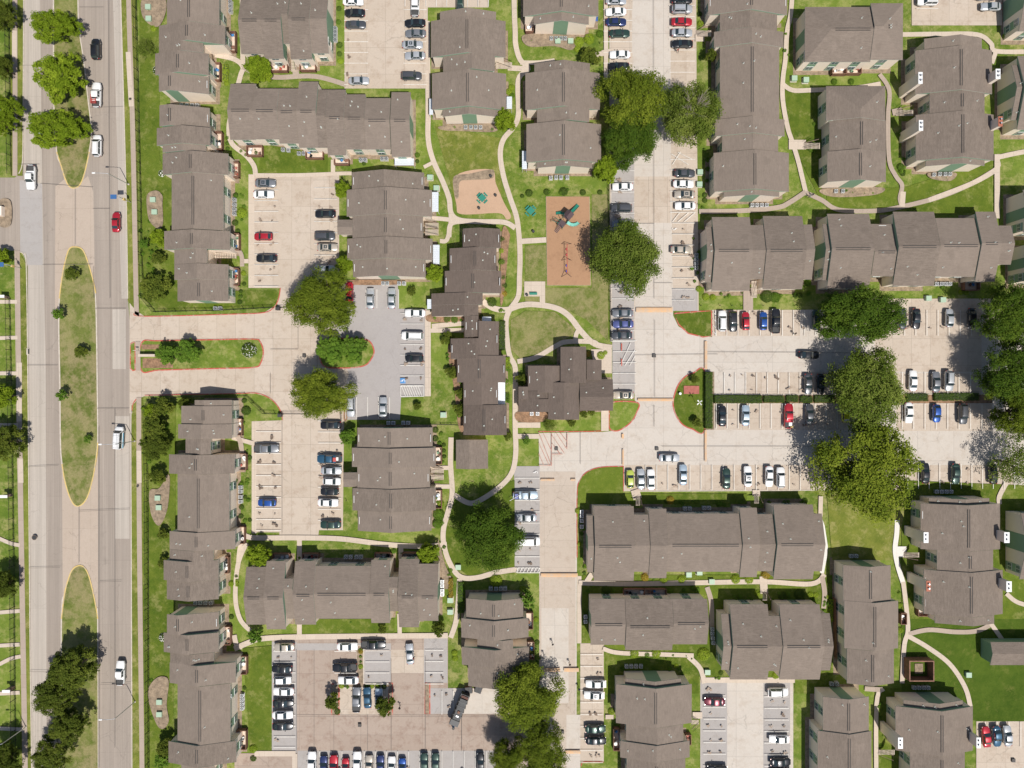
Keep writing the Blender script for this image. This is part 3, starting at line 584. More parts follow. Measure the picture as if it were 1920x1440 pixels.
def building(label, segs, dark=False, cx=None, patios=(), stairs=(), chimneys=(), awnings=(), win=True, seed=0, name='apartment_building', wallm='cream', gp=True, vents=2):
    br = random.Random(seed * 13 + 5)
    S = [segment(s) for s in segs]
    xs = [P3(s, s['ur'], (s['v0'] + s['v1']) / 2, 0) for s in S]
    O = Vector((sum(p[0] for p in xs) / len(xs), sum(p[1] for p in xs) / len(xs), 0))
    root = empty(name, O); tag(root, label, 'building', 'apartment buildings' if name == 'apartment_building' else None)
    def mk(mb, nm):
        mb.v = [(p[0] - O.x, p[1] - O.y, p[2]) for p in mb.v]; return mb.build(nm, root)
    wall = MB(); nwin = 0; wl = []
    for i, s in enumerate(S):
        rm = M[('roofd' if dark else 'roof') + s['ax']]; u0, u1, ur, v0, v1, zr, z0, z1 = (s[k] for k in ('u0','u1','ur','v0','v1','zr','z0','z1'))
        a0, a1 = adjoin(S, s, 0), adjoin(S, s, 1)
        h0 = min(ur - u0, u1 - ur) * .9 if '0' in s['hips'] else 0; h1 = min(ur - u0, u1 - ur) * .9 if '1' in s['hips'] else 0
        T = .17; dz = .004 * i; mb = MB()
        A, B, Cc, D, E, Fp = (u0, v0, z0), (u0, v1, z0), (ur, v0 + h0, zr), (ur, v1 - h1, zr), (u1, v0, z1), (u1, v1, z1)
        up = [P3(s, q[0], q[1], q[2] + dz) for q in (A, B, Cc, D, E, Fp)]; dn = [P3(s, q[0], q[1], q[2] + dz - T) for q in (A, B, Cc, D, E, Fp)]
        fl = s['ax'] == 'H'
        def face(pts, mat): mb.poly(pts[::-1] if fl else pts, mat)
        face([up[0], up[2], up[3], up[1]], rm); face([up[2], up[4], up[5], up[3]], rm)
        if h0: face([up[0], up[4], up[2]], rm)
        if h1: face([up[1], up[3], up[5]], rm)
        face([dn[1], dn[3], dn[2], dn[0]], M['trim']); face([dn[3], dn[5], dn[4], dn[2]], M['trim'])
        if h0: face([dn[2], dn[4], dn[0]], M['trim'])
        if h1: face([dn[5], dn[3], dn[1]], M['trim'])
        for a, b in (((0, 1), 0), ((5, 4), 0)): face([up[a[0]], up[a[1]], dn[a[1]], dn[a[0]]], M['trim'])
        if h0: face([up[4], up[0], dn[0], dn[4]], M['trim'])
        else: face([up[2], up[0], dn[0], dn[2]], M['trim']); face([up[4], up[2], dn[2], dn[4]], M['trim'])
        if h1: face([up[1], up[5], dn[5], dn[1]], M['trim'])
        else: face([up[1], up[3], dn[3], dn[1]], M['trim']); face([up[3], up[5], dn[5], dn[3]], M['trim'])
        ro = mk(mb, 'roof')
        # ridge vent: two dark strips along the ridge
        if (v1 - h1) - (v0 + h0) > 4 and not s['low'] and u1 - u0 > 9:
            mb = MB(); e = .9
            for d in (-.34, .1):
                q0 = P3(s, ur + d, v0 + h0 + e, 0); q1 = P3(s, ur + d + .13, v1 - h1 - e, 0); zz = zr - PITCH * abs(d + .065) + .0
                mb.box(min(q0[0], q1[0]), min(q0[1], q1[1]), zz - .05, max(q0[0], q1[0]), max(q0[1], q1[1]), zz + .1, M['ridge'])
            mk(mb, 'ridge_vent')
        # plumbing vents
        if not s['low']:
            for _ in range(br.choice((1, vents, vents + 1))):
                u = br.uniform(u0 + 1.2, u1 - 1.2); v = br.uniform(v0 + 1 + h0, v1 - 1 - h1) if v1 - v0 - h0 - h1 > 2 else (v0 + v1) / 2
                p = P3(s, u, v, zr - PITCH * abs(u - ur)); obj('vent_pipe', VENT, root, (p[0] - O.x, p[1] - O.y, p[2] + .1))
        k_ = MB(); q0_, q1_ = P3(s, u0 - .5, v0 - .4, 0), P3(s, u1 + .5, v1 + .4, 0); zb_ = .003 + .0009 * (i % 6)
        if not s['low']: k_.poly([(q0_[0], q0_[1], zb_), (q1_[0], q0_[1], zb_), (q1_[0], q1_[1], zb_), (q0_[0], q1_[1], zb_)], M['soil']); kb = k_.build('planting_bed'); kb['kind'] = 'structure'
        # walls
        I = .45; g0 = .03 if a0 else .2; g1 = .03 if a1 else .2; w0, w1, q0, q1 = u0 + I, u1 - I, v0 + g0, v1 - g1
        zt = lambda u: zr - PITCH * abs(u - ur) - T - .03
        wm = M[wallm]; gm = M['green']
        prof = [(w0, 0), (w0, zt(w0)), (ur, zr - T - .03), (w1, zt(w1)), (w1, 0)] if not (h0 or h1) else [(w0, 0), (w0, zt(w0)), (w1, zt(w1)), (w1, 0)]
        e0 = [P3(s, u, q0, z) for u, z in prof]; e1 = [P3(s, u, q1, z) for u, z in prof]; n = len(prof)
        def wf(pts, mat): wall.poly(pts[::-1] if fl else pts, mat)
        for adj, ring, q, rev in ((a0, e0, q0, True), (a1, e1, q1, False)):
            if adj and not s['low']:      # steps between roofs are green above the lower eave, cream below
                zc = min(5.2, zt(w0), zt(w1)) - .02; lo = [(w0, 0), (w0, zc), (w1, zc), (w1, 0)]; hi = [(w0, zc)] + prof[1:-1] + [(w1, zc)]
                for pr_, m_ in ((lo, wm), (hi, gm)):
                    L_ = [P3(s, u, q, z) for u, z in pr_]; wf(L_[::-1] if rev else L_, m_)
            else: wf(ring[::-1] if rev else ring, wm)
        for k in range(n - 1): wf([e0[k], e0[k+1], e1[k+1], e1[k]], wm if k in (0, n - 2) else M['trim'])
        if gp and not s['low']:
            for a, q, sg in ((a0, q0, -1), (a1, q1, 1)):
                if a: continue
                d = .14 * (w1 - w0); top = zt(w0) if (h0 or h1) else None
                c = ur if not top else (w0 + w1) / 2
                pr = [(c - d, .1), (c - d, top or zt(c - d)), (c, top or zt(c)), (c + d, top or zt(c + d)), (c + d, .1)]; o_ = q + sg * .05
                f = [P3(s, u, o_, z) for u, z in pr]; b = [P3(s, u, q - sg * .02, z) for u, z in pr]
                if (sg < 0): f = f[::-1]; b = b[::-1]
                if fl: f = f[::-1]; b = b[::-1]
                wall.faces(f + b, [(0, 1, 2, 3, 4)] + [(j, 5 + j, 5 + (j + 1) % 5, (j + 1) % 5) for j in range(5)], gm)
        # windows
        if win and not s['low']:
            for (u, sg) in ((w0, -1), (w1, 1)):
                L = q1 - q0
                if L < 3.4: continue
                n_ = max(1, int(L / 4.6))
                for j in range(n_):
                    v = q0 + L * (j + .5) / n_; wl.append((P3(s, u, v, 0), s['ax'], 'u', sg, s))
            for a, q, sg in ((a0, q0, -1), (a1, q1, 1)):
                if not a and s['ax'] == 'H' and abs((s['v0'] if sg < 0 else s['v1'])) > 30: wl.append((P3(s, w0 + (w1 - w0) * .12, q, 0), s['ax'], 'v', sg, s))
    # green strips behind window columns + the windows
    def inside(p, skip):
        for t in S:
            if t is skip: continue
            u, v = (p[0], p[1]) if t['ax'] == 'V' else (p[1], p[0])
            if t['u0'] + .5 < u < t['u1'] - .5 and t['v0'] + .1 < v < t['v1'] - .1: return True
        return False
    for p, ax, kind, sg, s in wl:
        n = Vector((sg, 0, 0)) if (ax == 'V') == (kind == 'u') else Vector((0, sg, 0))
        if inside((p[0] + n.x * .7, p[1] + n.y * .7), s) or nwin >= 88: continue
        rz = math.atan2(n.y, n.x) - math.pi / 2
        ht = min(s['z0'], s['z1']) - .35
        Mx = Matrix.Translation((p[0], p[1], 0)) @ Matrix.Rotation(rz, 4, 'Z'); wall.box(-.95, -.02, .25, .95, .035, ht, M['green'], Mx)
        for z in (1.0, 3.75):
            nwin += 1; obj('window', WIN, root, (p[0] - O.x + n.x * .06, p[1] - O.y + n.y * .06, z), rz)
    mk(wall, 'wall')
    for (x0, y0, x1, y1) in patios:
        a = G(x0, y1); b = G(x1, y0); mb = MB(); mb.box(a[0], a[1], 0, b[0], b[1], .22, M['patio']); pt = mk(mb, 'patio'); mb = MB(); w = .12
        side = [((a[0],a[1]),(b[0],a[1])),((b[0],a[1]),(b[0],b[1])),((b[0],b[1]),(a[0],b[1])),((a[0],b[1]),(a[0],a[1]))]
        for p, q in side: mb.box(min(p[0],q[0])-w/2, min(p[1],q[1])-w/2, .05, max(p[0],q[0])+w/2, max(p[1],q[1])+w/2, 1.45 + .01 * (side.index((p,q)) % 2), M['wood'])
        mb.v = [(p[0] - O.x, p[1] - O.y, p[2]) for p in mb.v]; mb.build('fence', pt)
        if br.random() < .8:
            mb = MB(); cx_, cy_ = br.uniform(a[0]+.5, b[0]-.5), br.uniform(a[1]+.5, b[1]-.5); mb.bar((cx_,cy_,.22),(cx_,cy_,.95),.06,M['metal']); mb.bar((cx_,cy_,.93),(cx_,cy_,.98),.42,br.choice([M['white'],M['frame'],M['wood']]),10)
            mb.v = [(p[0] - O.x, p[1] - O.y, p[2]) for p in mb.v]; PATIO_TABLES.append((mb, O, (x0 + x1) / 2, (y0 + y1) / 2))
        for _ in range(2):
            cx_, cy_ = br.uniform(a[0]+.5, b[0]-.5), br.uniform(a[1]+.5, b[1]-.5); m_ = br.choice([M['wood'], M['blue'], M['frame'], M['iron'], M['red'], M['green']]); mb = MB(); Rz = Matrix.Rotation(br.random() * 6, 4, 'Z')
            mb.box(-.28,-.28,.42,.28,.28,.48,m_,Rz); mb.box(-.28,.24,.48,.28,.29,.95,m_,Rz)
            for lx in (-.24,.2):
                for ly in (-.24,.2): mb.box(lx,ly,0,lx+.04,ly+.04,.42,m_,Rz)
            PATIO_CHAIRS.append((mb, cx_, cy_, (x0 + x1) / 2))
    for (x0, y0, x1, y1, d) in stairs:       # d: side of the lower landing
        zt = 2.85; n = 13; mb = MB(); P = []
        for k in range(n):
            t0 = k / n; z = .15 + zt * (k + 1) / n
            if d in 'EW':
                lo, hi = (x1, x0) if d == 'E' else (x0, x1); p = lo + (hi - lo) * t0; q = lo + (hi - lo) * (t0 + .68 / n); a = G(p, y1, z); b = G(q, y0, z)
            else:
                lo, hi = (y0, y1) if d == 'N' else (y1, y0); p = lo + (hi - lo) * t0; q = lo + (hi - lo) * (t0 + .68 / n); a = G(x0, p, z); b = G(x1, q, z)
            mb.box(min(a[0],b[0]), min(a[1],b[1]), z - .07, max(a[0],b[0]), max(a[1],b[1]), z, M['walk']); P.append((a, b, z))
        for j in (0, 1):
            f, l = P[0], P[-1]
            if d in 'EW': yy = f[0][1] if j == 0 else f[1][1]; mb.bar((f[0][0], yy, .1), (l[0][0], yy, l[2] - .1), .07, M['brownw']); mb.bar((f[0][0], yy, 1.1), (l[0][0], yy, l[2] + .9), .035, M['iron'])
            else: xx = f[0][0] if j == 0 else f[1][0]; mb.bar((xx, f[0][1], .1), (xx, l[0][1], l[2] - .1), .07, M['brownw']); mb.bar((xx, f[0][1], 1.1), (xx, l[0][1], l[2] + .9), .035, M['iron'])
        mk(mb, 'stair')
    for (x0, y0, x1, y1, cap) in chimneys:   # cap outline as photographed at 8.2 m
        z = 8.2; a = G(x0, y1, z); b = G(x1, y0, z); mb = MB(); mb.box(a[0]+.08, a[1]+.08, 0, b[0]-.08, b[1]-.08, z - .15, M['cream']); ch = mk(mb, 'chimney')
        mb = MB(); mb.box(a[0], a[1], z - .15, b[0], b[1], z, M[cap])
        for t in (.3, .7):
            c_ = (a[0] + b[0]) / 2, a[1] + (b[1] - a[1]) * t; mb.bar((*c_, z), (*c_, z + .35), .16, M['iron'], 10); mb.bar((*c_, z + .35), (*c_, z + .4), .2, M['metal'], 10)
        mb.v = [(p[0] - O.x, p[1] - O.y, p[2]) for p in mb.v]; mb.build('chimney_cap', ch)
    for (x0, y0, x1, y1) in awnings:
        z = 2.7; a = G(x0, y1, z); b = G(x1, y0, z); mb = MB(); mb.box(a[0], a[1], z - .08, b[0], b[1], z, M['awning'])
        k = max(2, int((b[1] - a[1]) / .45))
        for i in range(k): yy = a[1] + (b[1] - a[1]) * (i + .5) / k; mb.box(a[0], yy - .03, z, b[0], yy + .03, z + .05, M['awning'])
        for px in (a[0] + .08, b[0] - .08):
            for py in (a[1] + .08, b[1] - .08): mb.bar((px, py, 0), (px, py, z - .06), .05, M['white'])
        mk(mb, 'patio_cover')
    return root
PATIO_TABLES = []; PATIO_CHAIRS = []

BL = [
 ("long stepped apartment building at the top, beside the boulevard fence", [('V',354,313,-60,411,47,7.3),('V',350,298,47,422,82,7.7),('V',339,298,82,381,101,7.4),('V',333,291,101,391,141,7.6),('V',318,298,141,392,175,7.2)],
  dict(patios=[(434,64,445,100),(404,122,416,154)])),
 ("long zigzag apartment building above the driveway, beside the boulevard fence", [('V',318,299,201,393,240,7.2),('V',340,294,240,394,273,7.6),('V',342,305,273,386,287,7.2),('V',357,305,287,428,327,7.6),('V',362,322,327,419,432,7.3),('V',359,308,433,431,468,7.7),('V',367,327,468,388,496,7.3),('V',369,327,496,428,525,7.5),('V',373,333,525,428,565,7.2)],
  dict(patios=[(407,251,420,283),(440,307,451,335),(440,440,452,470),(439,505,451,536)], stairs=[(402,474,443,484,'E')])),
 ("long zigzag apartment building just below the driveway, beside the boulevard fence", [('V',383,365,750,435,762,7.0),('V',381,340,761,435,795,7.3),('V',377,334,795,435,822,7.6),('V',376,348,822,395,851,7.3),('V',367,317,852,440,888,7.7),('V',372,333,888,430,995,7.4),('V',368,318,996,441,1030,7.7),('V',362,318,1030,400,1050,7.4),('V',351,307,1050,410,1087,7.7),('V',353,313,1087,410,1123,7.3)],
  dict(patios=[(444,785,457,815),(449,850,465,880),(450,986,462,1017),(419,1042,432,1072)])),
 ("long stepped apartment building at the bottom, beside the boulevard fence", [('V',333,313,1149,410,1186,7.2),('V',351,307,1186,410,1222,7.6),('V',357,319,1222,401,1243,7.3),('V',369,318,1243,442,1281,7.8),('V',375,333,1281,432,1390,7.4),('V',369,316,1391,443,1431,7.7),('V',372,340,1431,400,1520,7.3)],
  dict(patios=[(422,1172,436,1205),(452,1227,466,1260),(448,1365,465,1400)])),
 ("large apartment building at the top edge with a narrow lowered roof strip", [('H',37,452,-70,494,101,7.2),('H',37,494,-70,531,110,7.4),('H',26,531,-70,544,82,6.9),('H',35,544,-70,584,111,7.4),('H',35,584,-70,616,100,7.2)],
  dict(patios=[(510,123,542,137),(565,121,594,136)], stairs=[(546,97,556,134,'S')])),
 ("long stepped apartment building above the first parking lot", [('H',206,432,157,480,262,7.2),('H',207,478,166,524,261,7.4),('H',209,524,166,560,269,7.2),('H',208,560,153,596,277,7.5),('H',217,596,168,614,277,7.2),('H',220,614,168,648,291,7.4),('H',221,648,177,686,280,7.2),('H',225,686,184,733,280,7.4),('H',225,734,173,770,294,7.6)],
  dict(patios=[(466,277,495,295),(576,279,608,300),(629,297,656,311)], awnings=[(740,297,776,310)])),
 ("wide apartment building left of the pale lawn with the curved path", [('V',876,825,22,930,37,7.2),('V',876,808,37,948,105,7.6),('V',885,831,105,928,135,7.3),('V',877,810,136,949,204,7.6),('V',879,830,204,934,219,6.9)],
  dict(awnings=[(805,185,812,215),(950,181,960,204)], stairs=[(929,117,960,129,'E')])),
 ("apartment building at the top edge with a blue umbrella on its patio", [('V',1053,981,-70,1122,28,7.6),('V',1053,1001,28,1104,46,7.0)], dict(patios=[(985,42,1000,64)])),
 ("wide apartment building between the curved path and two large oaks", [('V',1057,1002,119,1106,135,7.1),('V',1057,985,135,1125,204,7.6),('V',1067,1007,204,1105,230,7.3),('V',1057,987,231,1127,303,7.6),('V',1057,1006,303,1110,315,6.9)],
  dict(awnings=[(979,283,988,317)])),
 ("broad apartment building right of the first parking lot, with side awnings", [('V',720,660,322,795,354,7.2),('V',723,650,354,810,404,7.6),('V',723,661,404,793,446,7.3),('H',426,636,412,664,440,5.0),('V',724,651,446,811,486,7.6),('V',724,662,486,798,519,7.1)],
  dict(awnings=[(810,360,822,397),(812,459,824,495)], stairs=[(797,418,822,428,'E'),(797,430,822,441,'E')])),
 ("broad apartment building below the grey lot, casting shadow on it", [('V',730,670,802,811,840,7.1),('V',732,660,840,817,876,7.6),('V',732,670,876,806,916,7.3),('H',899,647,886,672,913,5.0),('V',733,661,916,817,958,7.6),('V',733,671,958,809,996,7.2)],
  dict(patios=[(817,838,829,869),(817,918,829,951)], stairs=[(808,878,832,887,'E'),(808,890,832,899,'E')])),
 ("long apartment building between the round lawn tree and the brown lot", [('H',1121,462,1063,499,1171,7.2),('H',1121,499,1052,535,1180,7.5),('H',1104,535,1085,553,1160,6.8),('H',1116,553,1052,592,1171,7.5),('H',1114,592,1061,696,1160,7.2),('H',1114,696,1050,731,1168,7.5),('H',1102,731,1082,748,1146,6.9),('H',1119,748,1048,785,1176,7.6),('H',1119,785,1057,822,1164,7.3)],
  dict(patios=[(515,1036,546,1050),(570,1036,600,1050),(705,1035,735,1048),(756,1035,785,1048)])),
 ("brown roofed building with steps beside the dumpsters", [('V',926,874,1122,981,1159,7.2),('V',926,865,1160,991,1196,7.7),('V',943,895,1196,962,1214,7.3),('V',928,866,1214,992,1247,7.7),('V',928,878,1247,983,1286,7.3)],
  dict(patios=[(986,1146,999,1176),(988,1200,1001,1232)])),
 ("tall narrow apartment building right of the two big oaks", [('V',1410,1328,-70,1476,25,7.6),('V',1406,1350,25,1457,58,7.2),('V',1410,1339,58,1469,87,7.6),('V',1411,1350,87,1461,223,7.3),('V',1412,1341,223,1471,254,7.7),('V',1412,1354,254,1459,285,7.3),('V',1416,1338,285,1479,358,7.7),('V',1415,1357,358,1461,369,7.0)],
  dict(stairs=[(1306,57,1334,68,'W')])),
 ("hip roofed apartment building near the top with a cluttered patio", [('H',54,1509,13,1632,116,7.6,'0'),('H',49,1632,6,1693,112,7.9,'1')], dict(patios=[(1556,125,1582,143),(1583,124,1610,142)])),
 ("apartment building with hip ends between two curving paths", [('V',1614,1549,161,1660,226,7.6,'1'),('V',1616,1555,226,1661,284,7.2),('V',1614,1551,284,1661,341,7.6)], dict(stairs=[(1506,268,1538,279,'W')])),
 ("big dark walled apartment building with two white capped chimneys", [('V',1801,1733,72,1841,92,7.0),('V',1803,1716,92,1860,174,7.7),('V',1805,1743,174,1846,213,7.4),('V',1806,1717,213,1863,299,7.7),('V',1805,1736,299,1846,311,7.0)],
  dict(chimneys=[(1722,135,1730,157,'capw'),(1723,225,1731,245,'capw'),(1867,129,1876,148,'capw')], stairs=[(1680,206,1713,217,'W')])),
 ("apartment building cut by the right edge with a chevron gable", [('H',163,1896,122,1911,225,6.9),('H',163,1911,105,2060,243,7.6)], dict(chimneys=[(1872,218,1880,237,'capr')])),
 ("apartment building in the top corner farthest from the boulevard", [('H',-10,1912,-80,2060,58,7.6)], dict()),
 ("apartment building with notched roof facing the lot of bright cars", [('H',469,1322,425,1337,529,6.9),('H',469,1336,407,1407,545,7.6),('H',469,1407,422,1432,523,7.3),('H',469,1432,405,1506,542,7.6),('H',468,1506,421,1522,524,7.3)], dict(stairs=[(1409,526,1419,558,'S')])),
 ("long stepped apartment building above the shaded end of the lot", [('H',466,1542,420,1554,525,6.9),('H',466,1553,401,1632,541,7.6),('H',472,1632,420,1677,518,6.9),('H',462,1677,397,1754,536,7.6),('H',460,1754,409,1831,519,7.3),('H',456,1831,397,1868,528,7.8),('H',456,1868,423,1892,496,7.3)], dict(patios=[(1802,528,1830,545)])),
 ("apartment building at the right edge beside the straight path", [('H',396,1916,356,2060,436,7.4)], dict()),
 ("apartment building at the right edge above the shady parking spots", [('H',490,1918,455,2060,530,7.2)], dict()),
 ("longest apartment building below the lot with the row of bays", [('H',1024,1101,967,1114,1073,6.8),('H',1024,1114,949,1189,1089,7.6),('H',1023,1189,965,1217,1072,7.3),('H',1023,1217,954,1250,1084,7.6),('H',1022,1250,963,1388,1072,7.3),('H',1021,1388,952,1420,1082,7.7),('H',1021,1420,964,1452,1071,7.0),('H',1021,1452,946,1526,1086,7.7),('H',1021,1526,963,1541,1071,7.4)],
  dict(stairs=[(1192,930,1200,948,'N'),(1414,926,1423,944,'N')])),
 ("plain long apartment building right of the service road, second row from the bottom", [('H',1171,1107,1123,1172,1209,7.3),('H',1175,1172,1123,1260,1219,7.6),('H',1169,1260,1123,1325,1208,7.4)], dict(patios=[(1168,1102,1206,1114),(1207,1102,1247,1114)])),
 ("broad notched apartment building with the green circular hedge beside it", [('H',1212,1352,1151,1370,1256,6.8),('H',1212,1370,1133,1441,1274,7.6),('H',1212,1441,1155,1463,1258,7.3),('H',1212,1463,1133,1539,1274,7.6),('H',1212,1539,1150,1556,1257,7.3)], dict(stairs=[(1430,1110,1438,1126,'N')])),
 ("narrow apartment building with dark windowed side, between the curved white walks", [('V',1633,1581,1059,1670,1126,7.3),('V',1641,1583,1126,1684,1215,7.6),('V',1637,1588,1215,1676,1280,7.3)], dict(patios=[(1684,1147,1694,1167)])),
 ("big apartment building with chimneys by the new white path", [('V',1811,1742,934,1855,944,6.8),('V',1817,1726,945,1875,1031,7.7),('V',1820,1757,1031,1862,1070,7.4),('V',1822,1732,1070,1880,1153,7.7),('V',1825,1753,1153,1864,1169,6.9)],
  dict(chimneys=[(1732,998,1741,1018,'capw'),(1883,998,1893,1018,'capw'),(1737,1089,1745,1109,'capr'),(1887,1090,1897,1110,'capw')], stairs=[(1694,1036,1724,1045,'W')], patios=[(1716,1127,1732,1152)])),
 ("apartment building at the right edge below the yellowish tree", [('H',1022,1915,962,2060,1086,7.5)], dict()),
 ("apartment building at the bottom, between the service road and white bays", [('V',1228,1172,1272,1277,1285,6.8),('V',1230,1155,1285,1297,1358,7.7),('V',1232,1174,1358,1281,1391,7.4),('V',1231,1163,1391,1293,1422,7.7),('V',1232,1175,1422,1285,1540,7.3)], dict(patios=[(1283,1373,1293,1391),(1149,1362,1160,1402)], stairs=[(1296,1350,1310,1358,'E')])),
 ("apartment building at the bottom, just right of the pale lot", [('V',1592,1543,1305,1629,1370,7.3),('V',1593,1533,1370,1634,1540,7.6)], dict()),
 ("apartment building at the bottom beside the red coupe, with white chimney caps", [('V',1762,1694,1313,1805,1326,6.8),('V',1767,1679,1327,1824,1410,7.7),('V',1767,1706,1410,1809,1540,7.4)], dict(chimneys=[(1684,1383,1693,1404,'capw'),(1831,1383,1839,1403,'capw')], stairs=[(1646,1406,1678,1415,'W')])),
]
BB = [building(l, s, seed=i, **k) for i, (l, s, k) in enumerate(BL)]
# clubhouse, leasing office and small sheds, with newer dark roofs
building("dark roofed clubhouse with staggered blocks beside the grey lot", [('V',899,868,430,938,466,5.9),('V',891,843,466,931,508,6.1),('V',887,834,508,940,550,5.9),('V',872,809,550,905,572,5.7),('V',870,809,572,897,593,5.5),('V',884,871,593,897,633,5.2)], dark=True, name='clubhouse', seed=41, gp=False, awnings=[(801,561,809,579)])
building("dark roofed offset wing between the grey lot and the round lawns", [('V',899,897,603,935,668,5.7),('V',892,845,635,900,673,5.9),('V',899,857,667,948,717,6.0),('V',903,869,717,934,759,5.8),('V',908,869,759,950,815,6.0)], dark=True, name='clubhouse_wing', seed=42, gp=False, awnings=[(934,716,947,758),(904,594,921,604)])
building("sprawling dark roofed leasing office by the hatched fire lane", [('V',1075,1051,651,1099,718,6.6),('V',1022,990,686,1051,736,6.1),('V',981,972,725,990,748,5.6),('V',1008,990,733,1028,750,5.7),('V',1012,972,748,1028,772,5.9),('V',1058,1028,717,1086,786,6.3),('H',744,1086,711,1148,770,6.2),('V',1113,1100,675,1128,712,5.8)], dark=True, name='leasing_office', seed=43, gp=False)
building("small single storey laundry shed with two roof vents", [('V',880,855,824,915,878,4.2)], name='laundry_shed', seed=44, win=False)
building("low grey roofed shed on the big dark lawn at the right edge", [('H',1226,1851,1204,2060,1247,4.6)], name='garden_shed', seed=45, wallm='green')
tabl = {}
for mb, O, px, py in PATIO_TABLES:
    cx = sum(v[0] for v in mb.v) / len(mb.v); cy = sum(v[1] for v in mb.v) / len(mb.v); mb.v = [(v[0] - cx, v[1] - cy, v[2] - .0) for v in mb.v]
    # nearest building label is not needed: place words from the photo
    o = mb.build('patio_table', None, (cx + O.x, cy + O.y, 0)); tabl[o] = (px, py)
srt = sorted(tabl.items(), key=lambda t: (t[1][0]))
def ordn(n): return {1:'first',2:'second',3:'third',4:'fourth',5:'fifth',6:'sixth',7:'seventh',8:'eighth',9:'ninth',10:'tenth',11:'eleventh',12:'twelfth'}.get(n, '%dth' % n if n not in (21,22,23,31,32,33) else {21:'21st',22:'22nd',23:'23rd',31:'31st',32:'32nd',33:'33rd'}[n])
for i, (o, p) in enumerate(srt): tag(o, 'small round table on a fenced patio, %s patio table counting from the boulevard' % ordn(i + 1), 'table', 'tables on the ground floor patios')
for i, (mb, cx_, cy_, px) in enumerate(sorted(PATIO_CHAIRS, key=lambda t: (t[3], t[1]))):
    tag(mb.build('patio_chair', None, (cx_, cy_, .22)), 'small chair on a fenced patio, %s patio chair counting from the boulevard' % ordn(i + 1), 'chair', 'chairs on the ground floor patios')
# walled enclosure on the lawn
e = empty('walled_enclosure', (*G(1722, 1254), 0)); tag(e, 'brown walled roofless utility yard by the curved path', 'enclosure')
a = G(1705, 1278, 2.6); b = G(1752, 1239, 2.6); ex, ey = e.location.x, e.location.y; T = .25
for i, (x0, y0, x1, y1) in enumerate(((a[0],a[1],b[0],a[1]+T),(a[0],b[1]-T,b[0],b[1]),(a[0],a[1]+T,a[0]+T,b[1]-T),(b[0]-T,a[1]+T,b[0],b[1]-T))):
    mb = MB(); mb.box(x0-ex,y0-ey,0,x1-ex,y1-ey,2.6,M['wood']); mb.build('wall_panel', e)
mb = MB(); mb.box(a[0]-ex+T,a[1]-ey+T,0,b[0]-ex-T,b[1]-ey-T,.12,M['soil']); mb.build('floor_slab', e)
mb = MB(); mb.box(-1.0,-1.0,.12,.9,1.3,.3,M['soil']); mb.build('equipment_pad', e)

# ---------------------------------------------------------------- air conditioners and cabinets
def ac_mesh():
    mb = MB(); mb.box(-.45,-.45,0,.45,.45,.1,M['kerb']); mb.box(-.38,-.38,.1,.38,.38,.88,M['acgrey'])
    for k in range(6): mb.box(-.395,-.395,.2+k*.1,.395,.395,.23+k*.1,M['metal'])
    mb.box(-.4,-.4,.88,.4,.4,.92,M['metal']); body = mb.mesh('casing')
    mb = MB(); mb.bar((0,0,.92),(0,0,.95),.31,M['acfan'],16); 
    for k in range(4):
        a = k * math.pi / 2; mb.box(-.3,-.015,.955,.3,.015,.97,M['metal'],Matrix.Rotation(a/2,4,'Z'))
    mb.bar((0,0,.95),(0,0,.985),.08,M['metal'],8); return body, mb.mesh('fan_guard')
ACB, ACF = ac_mesh(); proto = empty('ac_unit', (0, 0, 0)); obj('casing', ACB, proto); obj('fan_guard', ACF, proto); first = True
def acs(where, pts, word='from the boulevard'):
    global first
    for i, (x, y) in enumerate(pts):
        o = proto if first else copy_tree(proto); first = False
        o.location = (*G(x, y, .9), 0); o.rotation_euler.z = rnd.uniform(-.06, .06)
        tag(o, 'grey air conditioner %s, %s %s' % (where, ordn(i + 1), word), 'air conditioner', 'air conditioners beside the buildings')
acs('under the end gable of the topmost boulevard block', [(340,197),(350,197),(360,197),(369,197)]); acs('in the column at the top edge', [(431,3),(431,11),(431,20)], 'from the top')
acs('beside the second zigzag building and round shrub', [(438,374),(438,383),(438,392),(438,400)], 'from the top'); acs('by the fence just above the driveway', [(403,578),(412,578)])
acs('beside the long block below the driveway', [(450,914),(450,922),(450,932),(450,941)], 'from the top'); acs('between two lower boulevard blocks', [(366,1131),(375,1131),(385,1131),(395,1131)])
acs('on the bottom boulevard block lawn side', [(453,1305),(453,1313),(453,1321),(453,1329)], 'from the top'); acs('near the top lot with dark sedans', [(628,52),(628,59),(628,66),(628,74)], 'from the top')
acs('below the stepped building over the first lot', [(530,280),(540,281),(560,287),(569,287),(676,299),(684,299),(716,297),(724,297)]); acs('under the green gable above the pale lawn', [(873,238),(883,238),(892,238),(901,238)])
acs('under the gable with the blue umbrella', [(1034,71),(1043,71),(1052,71),(1060,71)]); acs('under the gable above the wood chip playground', [(1033,333),(1043,332),(1052,332),(1064,332)])
acs('above the grey lot silver cars', [(718,531),(726,531),(748,531),(757,531)]); acs('in shadow below the grey lot', [(728,793),(737,793),(756,793),(765,793)])
acs('by the end wall facing the yellow hedge', [(829,1091),(829,1099),(829,1108),(829,1115)], 'from the top'); acs('behind the long block over the brown lot', [(648,1045),(657,1045),(668,1045),(676,1045)])
acs('in shade above the roof beside the dumpsters', [(920,1104),(930,1104),(939,1104),(947,1104)]); acs('on mulch below the leasing office', [(997,776),(1008,776)]); acs('beside the notched building end', [(1306,478),(1306,486),(1306,494),(1306,502)], 'from the top')
